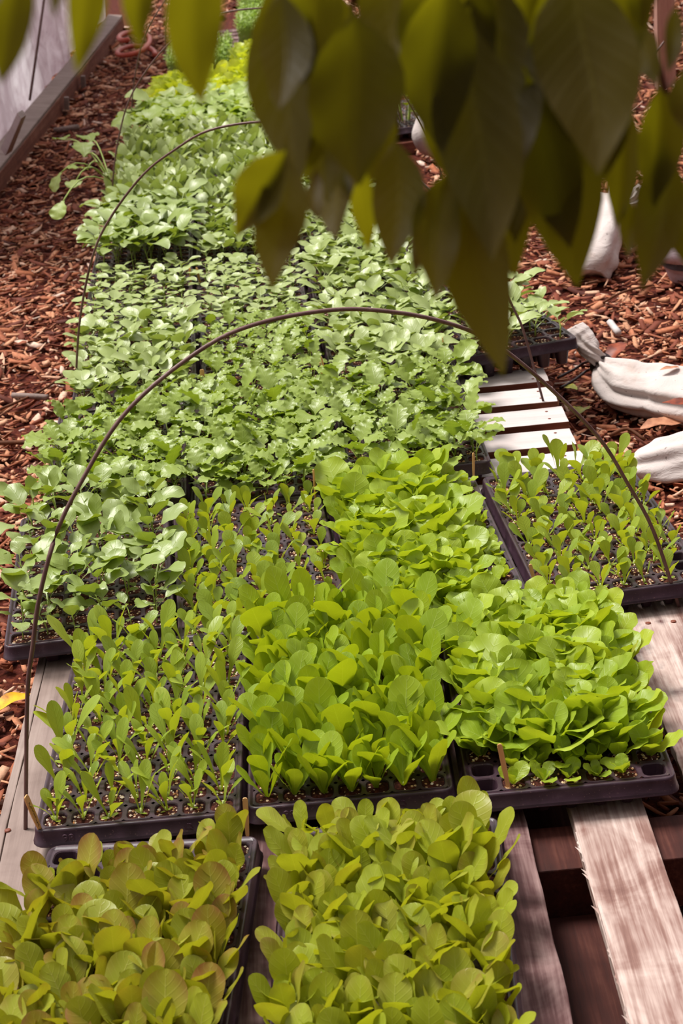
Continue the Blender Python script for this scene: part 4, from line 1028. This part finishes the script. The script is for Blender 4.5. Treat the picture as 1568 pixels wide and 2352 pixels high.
branch('darkest, densest branch, its longest leaf pointing down at the askew tray', dark=True, twigs=[([(980, -200, .75), (1120, -80, .8), (1240, 100, .84), (1250, 180, .85)], .005), ([(1120, -80, .8), (1080, 120, .84), (1060, 330, .86)], .003), ([(980, -200, .75), (1000, 160, .82), (1018, 385, .86)], .0026)],
  leaves=[((1012, -70), (1012, 355), 190, .82, .25), ((1085, 15), (1118, 605), 215, .84, .25, .05, .15), ((1025, 380), (992, 690), 122, .86, .25, .06, -.25), ((1062, 345), (1147, 868), 165, .86, .25, .05, .1),
   ((1212, 150), (1338, 660), 215, .85, .22, .07, -.15), ((1225, 160), (1300, 575), 170, .87, .3), ((1120, -110), (1180, 405), 200, .86, .25), ((1180, 40), (1195, 560), 185, .87, .3), ((1060, 300), (1052, 640), 110, .88, .3, .05, .5),
   ((1130, 260), (1190, 640), 160, .88, .25), ((1000, 160), (1060, 470), 120, .87, .3), ((1050, -120), (1100, 250), 160, .85, .3), ((1180, -140), (1225, 250), 150, .85, .3), ((1275, 60), (1250, 180), 62, .9, .2), ((1240, -90), (1225, 160), 90, .86, .3),
   ((990, 440), (950, 640), 60, .87, .3, .05, .7), ((1045, 520), (1060, 690), 60, .9, .3)])
branch('dark branch hanging at the side above the sandbags',
  [([(1260, -200, .78), (1360, -120, .8), (1470, 40, .85), (1520, 180, .86), (1545, 320, .88)], .0045), ([(1360, -120, .8), (1430, 60, .86), (1442, 190, .88)], .003)],
  [((1325, -110), (1368, 405), 250, .82, .22, .05, .1), ((1270, -100), (1310, 330), 150, .84, .3), ((1448, 195), (1408, 525), 110, .88, .35, .05, .4), ((1512, 185), (1507, 480), 135, .87, .5, .06, -.2), ((1545, 310), (1472, 668), 128, .88, .28, .06, .25),
   ((1475, 55), (1505, 198), 78, .86, .3, .05, .5), ((1560, 0), (1532, 168), 48, .84, .3), ((1452, 455), (1438, 592), 48, .9, .3), ((1562, 395), (1575, 618), 120, .9, .3), ((1500, 430), (1530, 600), 90, .9, .3), ((1430, -100), (1450, 170), 120, .84, .3), ((1480, -140), (1475, 70), 90, .82, .3), ((1570, 150), (1590, 330), 90, .86, .3), ((1400, 120), (1385, 420), 110, .87, .35)])

# ------------------------------------------------------------------ light: soft high daylight from beyond the bed
w = bpy.data.worlds.new('sky'); sc.world = w; w.use_nodes = True
nt = w.node_tree; nt.nodes.clear()
ou = nt.nodes.new('ShaderNodeOutputWorld'); bg = nt.nodes.new('ShaderNodeBackground')
tc = nt.nodes.new('ShaderNodeTexCoord'); sx = nt.nodes.new('ShaderNodeSeparateXYZ'); nt.links.new(tc.outputs['Generated'], sx.inputs[0])
rp = nt.nodes.new('ShaderNodeValToRGB'); rp.color_ramp.elements[0].position = .0; rp.color_ramp.elements[0].color = (.10, .07, .07, 1)
rp.color_ramp.elements[1].position = .75; rp.color_ramp.elements[1].color = (1.0, .95, .95, 1)
dt = nt.nodes.new('ShaderNodeVectorMath'); dt.operation = 'DOT_PRODUCT'; dt.inputs[1].default_value = (-.25, .5, .83)
nt.links.new(tc.outputs['Generated'], dt.inputs[0]); nt.links.new(dt.outputs['Value'], rp.inputs[0]); nt.links.new(rp.outputs[0], bg.inputs['Color'])
bg.inputs['Strength'].default_value = .8
nt.links.new(bg.outputs[0], ou.inputs[0])
ld = bpy.data.lights.new('sun', 'SUN'); ld.energy = 3.6; ld.angle = R(20); ld.color = (1, .96, .9)
sun = bpy.data.objects.new('sun', ld); col.objects.link(sun)
sun.rotation_euler = Vector((-.38, .3, 1.0)).to_track_quat('Z', 'Y').to_euler()

sc.view_settings.view_transform = 'Standard'; sc.view_settings.look = 'None'
sc.view_settings.exposure = 0.45; sc.view_settings.gamma = 1
sc.view_settings.use_curve_mapping = False
sc.cycles.use_denoising = True
sc.cycles.max_bounces = 6; sc.cycles.diffuse_bounces = 4; sc.cycles.transmission_bounces = 4; sc.cycles.glossy_bounces = 2; sc.cycles.transparent_max_bounces = 4
